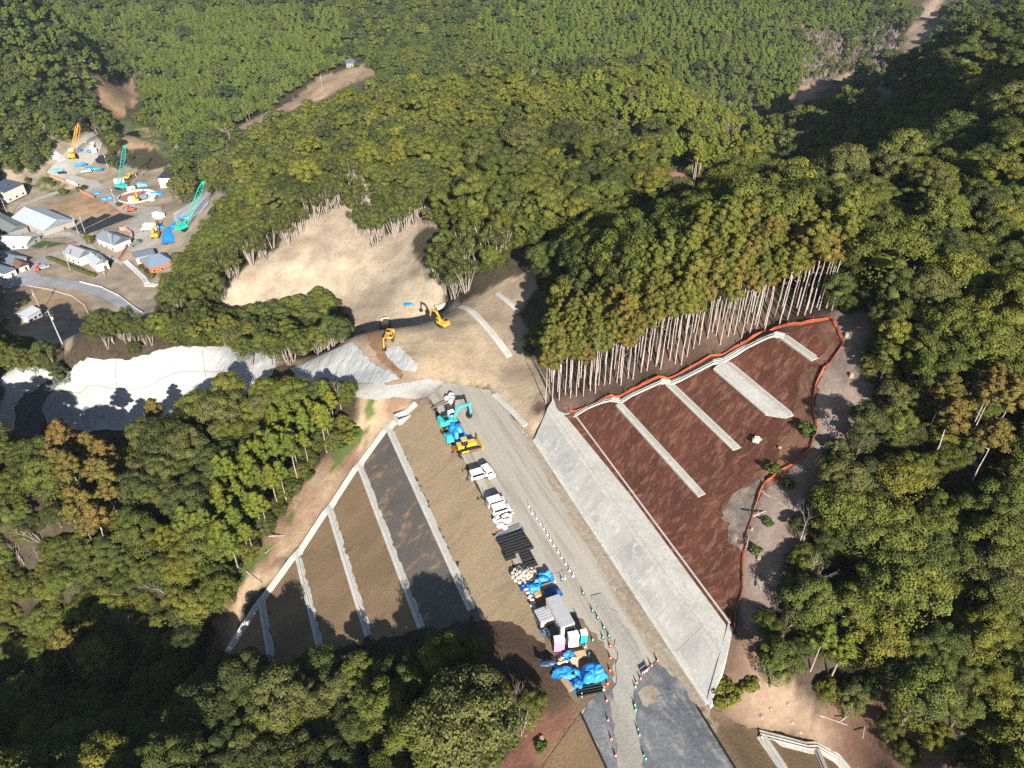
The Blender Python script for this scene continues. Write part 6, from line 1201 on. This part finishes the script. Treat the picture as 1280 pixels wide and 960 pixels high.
# fence boards along the yard, canal, hedge, poles
mb = MB(); sweep(mb, onground([VZ(*p) for p in ((64, 221), (80, 228), (95, 236), (112, 245), (118, 248))], 0, 4), [(-.08, 0), (-.08, 1.8), (.08, 1.8), (.08, 0)]); tag(mb.build('hoarding', [pm(206, 150, 120, .8)]), 'brown board fence along the lower side of the upper yard', 'fence')
mb = MB(); sweep(mb, onground([VZ(*p) for p in ((84, 229), (92, 231), (98, 234))], 0, 3), [(-.1, 0), (-.1, 2.2), (.1, 2.2), (.1, 0)]); tag(mb.build('hoarding', [pm(240, 238, 234, .6)]), 'white panel fence at the yard corner above the dry field', 'fence')
mb = MB(); sweep(mb, onground([VZ(*p) for p in ((150, 288), (158, 288), (165, 292), (167, 298), (160, 310), (152, 322), (148, 327))], 0, 3), [(-.08, 0), (-.08, 1.8), (.08, 1.8), (.08, 0)]); tag(mb.build('hoarding', [pm(200, 150, 136, .8)]), 'pinkish fence curving round the slate-roofed house', 'fence')
drain('canal', 'white-walled canal running past the big tiled house', onground([VZ(*p) for p in ((157, 327), (168, 337), (181, 349), (184, 355))], .5, 3), 2.2, pm(214, 212, 208, .8), .3, None, 'canal')
drain('canal', 'short white-walled canal leg turning right below the big tiled house', onground([VZ(*p) for p in ((183, 357), (196, 358))], .5, 3), 2.2, pm(214, 212, 208, .8), .3, None, 'canal')
mb = MB(); sweep(mb, onground([VZ(*p) for p in ((100, 353), (128, 360), (150, 371), (178, 391))], 0, 3), [(-.12, 0), (-.12, .8), (.12, .8), (.12, 0)]); tag(mb.build('guard_rail', [pm(206, 208, 210, .6)]), 'pale guard rail along the curved village road', 'guard rail')
mb = MB(); sweep(mb, onground([VZ(*p) for p in ((34, 357), (62, 362), (90, 370), (106, 382), (113, 398))], 0, 3), [(-.25, 0), (-.25, .35), (.25, .35), (.25, 0)]); tag(mb.build('kerb_path', [pm(190, 182, 170, .8)]), 'low pale kerb curving through the brown field', 'kerb')
rg = np.random.default_rng(9); c = Crown(); hp = onground([VZ(*p) for p in ((61, 324), (80, 331), (100, 339), (118, 346))], 0, 1.2)
for p in hp:
    d = unit(60); c.quads(np.array([p[0], p[1], p[2] + .9]) + d * np.array([1.1, 1.1, .9]) * rg.uniform(.75, 1.1, (60, 1)), d, .3); c.core(np.array([p[0], p[1], p[2] + .8]), np.array([.95, .95, .8]))
o = bpy.data.objects.new('hedge', c.mesh('hedge', m_leaf)); COL.objects.link(o); o.color = (.075, .085, .025, 1); tag(o, 'long clipped olive hedge below the cream house', 'hedge')
PO = [(136, 212, 'at the dark pile beside the works yard'), (99, 294, 'standing at the corner of the netted plots'), (143, 314, 'in front of the white-gabled house'), (11, 271, 'left of the pale barn'), (88, 337, 'inside the clipped hedge'), (52, 390, 'beside the lone silver shed'), (10, 374, 'at the left edge below the road'), (403, 111, 'on the distant dry field'), (306, 149, 'between the far hill and the dry strip'), (217, 178, 'among bare trees behind the works yard'), (131, 345, 'beside the black netting near the canal'), (78, 430, 'behind the left bank sheet'), (145, 256, 'by the roadside near the round shaft'), (107, 292, 'short one on the netted plots')]
pb = None
for i, (px, py, lb) in enumerate(PO):
    lb = 'grey utility pole ' + lb
    if pb is None:
        pb = thing('utility_pole', lb, 'utility pole', VZ(px, py), .5, 'utility poles'); b = MB(); b.tube((0, 0, -.3), (0, 0, 11), .2, .13, 7); b.build('pole', [pm(176, 172, 168, .8)], pb); b = MB(); [b.box((0, 0, z), (2.0, .1, .1)) for z in (9.6, 10.5)]; b.build('crossarm', [m_steel], pb); b = MB(); b.tube((.35, 0, 8.2), (.35, 0, 9.0), .25, .25, 8); b.build('transformer', [pm(196, 196, 196)], pb)
    else: copy_tree(pb, VZ(px, py), i * .6, lb, 'utility poles')
BU = [(31, 236, .75, 'bush below the farmhouse gable'), (36, 229, .7, 'round bush right of the farmhouse'), (80, 243, .8, 'dark round bush at the edge of the dry field'), (99, 239, .6, 'low bush on the scrubby verge right of the dark round bush'), (106, 237, .6, 'low bush at the end of the brown board fence'), (113, 304, .9, 'dense garden bush between two grey-roofed houses'), (149, 258, .55, 'small round bush at the roadside pole'), (183, 211, .45, 'tiny bush on the bare slope behind the shaft'), (31, 381, .6, 'bush behind the lone silver shed'), (8, 404, .45, 'tiny tree at the left edge of the brown field'), (178, 336, .5, 'garden shrub between canal and big tiled house, upper'), (184, 342, .55, 'garden shrub between canal and big tiled house, middle'), (190, 348, .55, 'garden shrub between canal and big tiled house, lower'), (140, 196, .9, 'scrubby tree right of the dark pile'), (150, 205, .7, 'scrubby tree behind the upright teal crane'), (138, 183, 1.0, 'tree on the bank beyond the dark pile'), (146, 174, 1.0, 'taller tree on the bank beyond the dark pile'), (155, 192, .8, 'loose tree on the brown bank above the shaft'), (165, 200, .7, 'loose bush on the brown bank above the shaft'), (130, 166, .9, 'tree where the side valley meets the upper yard'), (59, 229, .8, 'scrub at the foot of the dark hill, left clump'), (66, 233, .7, 'scrub at the foot of the dark hill, right clump'), (446, 84, .8, 'dark bush in front of the distant house')]
for i, (px, py, s_, lb) in enumerate(BU):
    o = bpy.data.objects.new('bush', BROAD[i % 4][1]); COL.objects.link(o); p = VZ(px, py); q = s_ * .72; o.location = (float(p[0]), float(p[1]), float(p[2]) - 4.4 * q); o.rotation_euler = (0, 0, i * 1.9); o.scale = (q, q, q); o.color = (*[float(a) for a in TONES['broad'][i % 7]], 1); tag(o, lb, 'bush')
# ------------------------------------------------------------------ air
hz = MB(); hz.box((150, 640, 52), (3400, 3400, 240)); ho = hz.build('haze', []); tag(ho, None, None, None, 'stuff')
m = bpy.data.materials.new('haze'); m.use_nodes = True; t = m.node_tree; t.nodes.remove(t.nodes['Principled BSDF']); v = t.nodes.new('ShaderNodeVolumePrincipled'); v.inputs['Color'].default_value = (.78, .88, 1, 1); v.inputs['Density'].default_value = .00006; v.inputs['Anisotropy'].default_value = .2
t.links.new(v.outputs[0], t.nodes['Material Output'].inputs['Volume']); ho.data.materials.clear(); ho.data.materials.append(m)
